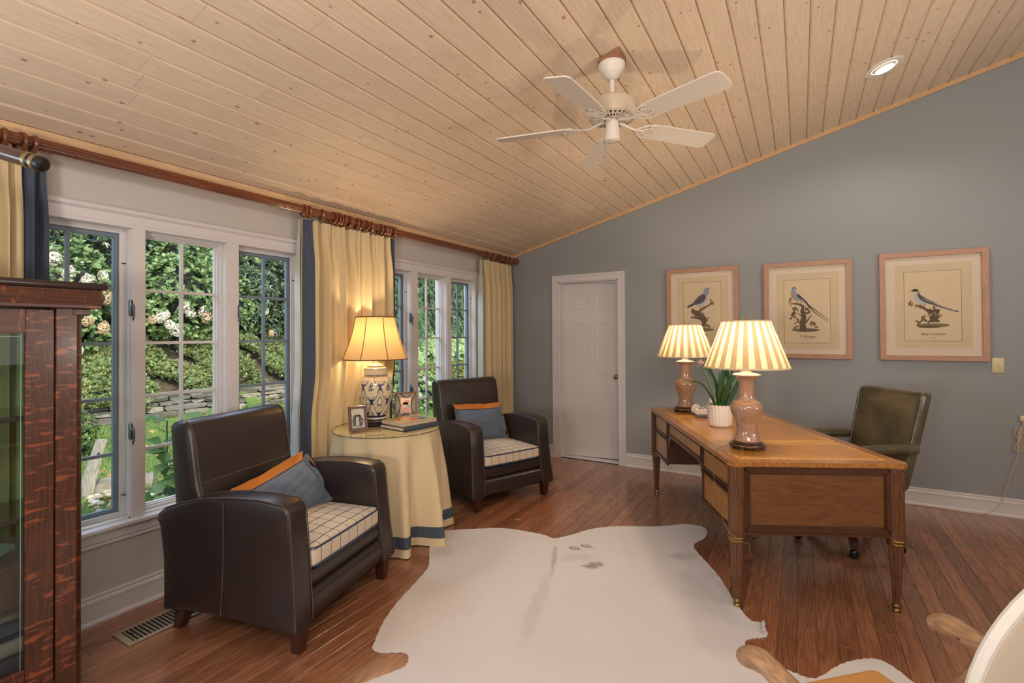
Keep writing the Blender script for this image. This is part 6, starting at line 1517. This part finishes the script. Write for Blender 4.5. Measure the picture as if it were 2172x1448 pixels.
# leaning weathered post and pale stones
t = thing('wooden_post', 'weathered grey leaning wooden post with a knot outside the left window', 'post', (-3.6, -3.02, GZ))
g = G(); pm = wood('weathered_wood', srgb(112, 104, 94), srgb(168, 160, 146), axis=2, grain=16, stretch=8, rough=.9, tone=.02, bump=.6, spec=.1)
v = []
for u in range(9):
    k = u/8; c = Vector((0, .0+.145*k**1.2, .60*k)); ww = .045*(1-.1*k)+.006*math.sin(5*k)
    v += [c+Vector((-.05, -ww, 0)), c+Vector((.05, -ww, 0)), c+Vector((.05, ww, 0)), c+Vector((-.05, ww, 0))]
f = [(0, 3, 2, 1), (32, 33, 34, 35)]
for i in range(8): f += [(i*4+j, i*4+(j+1) % 4, i*4+4+(j+1) % 4, i*4+4+j) for j in range(4)]
g.add(v, f); g.obj('post', pm, t, smooth=40)
g = G(); g.ring((.052, .098, .46), (1, 0, 0), .012, .004, 16, 6); g.ball((.050, .098, .46), .009, 10); g.obj('knot', mat('knot_dark', srgb(60, 54, 48), .8), t)
t = thing('pebble_bed', 'bed of pale tan river stones beside the leaning post', 'stones', (-3.1, -2.95, GZ)); 
peb = [mat('pebble_%d' % i, srgb(*c), .7, vary=.15) for i, c in enumerate(((206, 190, 164), (178, 160, 136), (216, 206, 188), (150, 138, 122)))]
for i in range(150):
    x = q.uniform(-.65, .95); y = q.uniform(-.50, .42)+.2*x; s = q.uniform(.025, .05)
    g = G(); g.ball((0, 0, 0), s, 8, sc_=(q.uniform(.9, 1.5), q.uniform(.8, 1.2), .6)); g.obj('pebble', peb[q.randrange(4)], t, smooth=80, loc=(x, y, s*.4+q.uniform(0, .02)), rot=(0, 0, q.uniform(0, 3)))
for x, y, s in ((-.55, .18, .16), (-.50, .50, .14)):
    g = stone_mesh(s*2.0, s*1.5, s*.9, q); g.obj('rock', st_ms[2], t, smooth=50, loc=(x, y, s*.3), rot=(0, 0, q.uniform(0, 3)))
# broad leaved plants close to the windows
def broad(lab, x, y, stems, lw, m_, nm='leafy_plant', group=None):
    t = thing(nm, lab, 'plant', (x, y, GZ), 0, group); pts = []
    gs = G(); gl = []
    for sx, sy, h in stems:
        path = [Vector((sx*.2, sy*.2, 0)), Vector((sx*.5, sy*.5, h*.5)), Vector((sx, sy, h))]; gs.tube(spline(path, 4), .006, 6)
        for k in range(7):
            u = .45+.55*k/6; p = Vector((sx*u, sy*u, h*u)); gl.append(p)
    gs.obj('stems', mat('green_stem', srgb(92, 110, 50), .6) if 'green_stem' not in MATS else MATS['green_stem'], t)
    C_ = np.array([tuple(p) for p in gl]); Nn = np.tile([.35, -.1, .9], (len(C_), 1)); Nn /= np.linalg.norm(Nn, axis=1)[:, None]
    o = quads('leaves', leaves(C_, Nn, 2, lw, lw*.62, 1.15, rg, droop=.15), m_, t)
    return t
yl = leaf_mat('yellow_green_leaf', [srgb(132, 156, 60), srgb(170, 184, 76), srgb(104, 136, 62)], .5, .4); gl_ = leaf_mat('broad_green_leaf', [srgb(86, 128, 60), srgb(122, 156, 84), srgb(150, 172, 100), srgb(104, 116, 100)], .4, .4)
broad('broad leaved plant just outside the second window, behind the nearest armchair', -1.0, -3.44, [(0, -.02, .95), (.05, .12, .75), (-.1, .05, 1.10), (.08, -.12, .6), (-.06, .20, .88), (0, .3, .7)], .15, gl_)
broad('tall plant with yellow green leaves between the second and third windows', -1.0, -3.0, [(0, 0, 1.22), (.05, .08, 1.12), (-.03, -.10, 1.05), (.05, .16, 1.15), (0, .3, .95)], .17, yl)
broad('yellow green plant outside the third window behind the backrest', -1.0, -2.5, [(0, 0, 1.05), (.05, .12, .95), (-.03, -.14, .98)], .15, yl)
# second window group: hedge, maple, weeping conifers, white flowers
g0 = rg
t = thing('clipped_hedge', 'clipped yellow green hedge with a flat top, seen through the far windows', 'hedge', (-6.4, 7.2, GZ))
HX, HY, HZ = .55, 4.2, .78
n = 9000; Pq = rg.uniform(-1, 1, (n, 3)); fc = rg.randint(0, 3, n)
for i in range(n):
    if fc[i] == 0: Pq[i, 2] = 1
    elif fc[i] == 1: Pq[i, 0] = 1
    else: Pq[i, 1] = -1 if rg.rand() < .15 else Pq[i, 1]; Pq[i, 0] = 1
C_ = np.c_[Pq[:, 0]*HX, Pq[:, 1]*HY, (Pq[:, 2]+1)*HZ/2]+rg.normal(0, .02, (n, 3)); Nn = np.c_[Pq[:, 0]*(fc != 0)+.1, np.zeros(n), (fc == 0)*1.+.3]; Nn /= np.linalg.norm(Nn, axis=1)[:, None]
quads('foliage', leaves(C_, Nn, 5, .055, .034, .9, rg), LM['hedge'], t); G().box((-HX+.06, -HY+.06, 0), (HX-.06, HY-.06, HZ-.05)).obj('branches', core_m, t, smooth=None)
GM = 'maples behind the clipped hedge'
for x, y, z, r in ((-7.6, 6.0, .55, .8), (-7.8, 7.6, .6, .85), (-7.9, 9.2, .55, .85)):
    t = thing('maple', 'pale leaved young maple behind the clipped hedge, ' + {6.0: 'left', 7.6: 'middle', 9.2: 'right'}[y], 'tree', (x, y, GZ), 0, GM)
    C_, P_ = shell(300, r, r*1.1, .55, z+.4, rg, -.8); Na = P_*.4+np.array([.7, -.4, .5]); Na /= np.linalg.norm(Na, axis=1)[:, None]
    quads('foliage', leaves(C_, Na, 5, .19, .15, 1.35, rg, .15), LM['maple'], t)
    g = G(); g.tube([(0, 0, 0), (.05, 0, .5), (0, .05, z+.4)], [.04, .03, .02], 8); g.obj('trunk', core_m, t)
GW = 'weeping conifers beyond the hedge'
for x, y, h, r in ((-8.6, 6.4, 5.6, 1.5), (-9.2, 8.6, 6.0, 1.6), (-9.6, 10.8, 6.2, 1.7), (-9.0, 13.0, 6.0, 1.7)):
    t = thing('weeping_conifer', 'tall weeping conifer beyond the hedge, ' + {6.4: 'nearest, filling the left pane of the far window group', 8.6: 'second from the left', 10.8: 'third from the left', 13.0: 'farthest right'}[y], 'tree', (x, y, GZ), 0, GW)
    n = 5200; z = rg.uniform(.05, 1, n); a = rg.uniform(0, 2*np.pi, n); rr_ = r*(1-z**2.2*.75)*rg.uniform(.75, 1.08, n)
    C_ = np.c_[np.cos(a)*rr_, np.sin(a)*rr_, z*h]; Nn = np.c_[np.cos(a), np.sin(a), np.full(n, -.9)]; Nn /= np.linalg.norm(Nn, axis=1)[:, None]
    quads('foliage', leaves(C_, Nn, 6, .20, .022, .55, rg, .35), LM['conif'], t)
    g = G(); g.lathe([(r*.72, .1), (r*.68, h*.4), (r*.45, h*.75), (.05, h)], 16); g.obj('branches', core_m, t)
sh_('shrub with small white flowers low in the far window group', -4.6, 3.6, .55, .85, .55, 'hydra', 500, heads=[(-4.1, 3.1+.16*i, .10+.12*((i*7) % 4), .45, 0) for i in range(9)], nm='flowering_shrub')
# trees that close the view beyond the bank
GB = 'background trees beyond the bank'
for x, y in ((-16.5, -3), (-17, 1.5), (-17, 6), (-16, 11), (-15, 16), (-12, 19), (-16, -8)):
    t = shrub('background_tree', 'dense dark green tree closing the view beyond the bank', 'tree', x, y, 2.6, 2.9, 3.6, 'rhodo', 1300, 7, .30, .09, 1.1, group=GB, czf=.8); t.location.z += 1.2
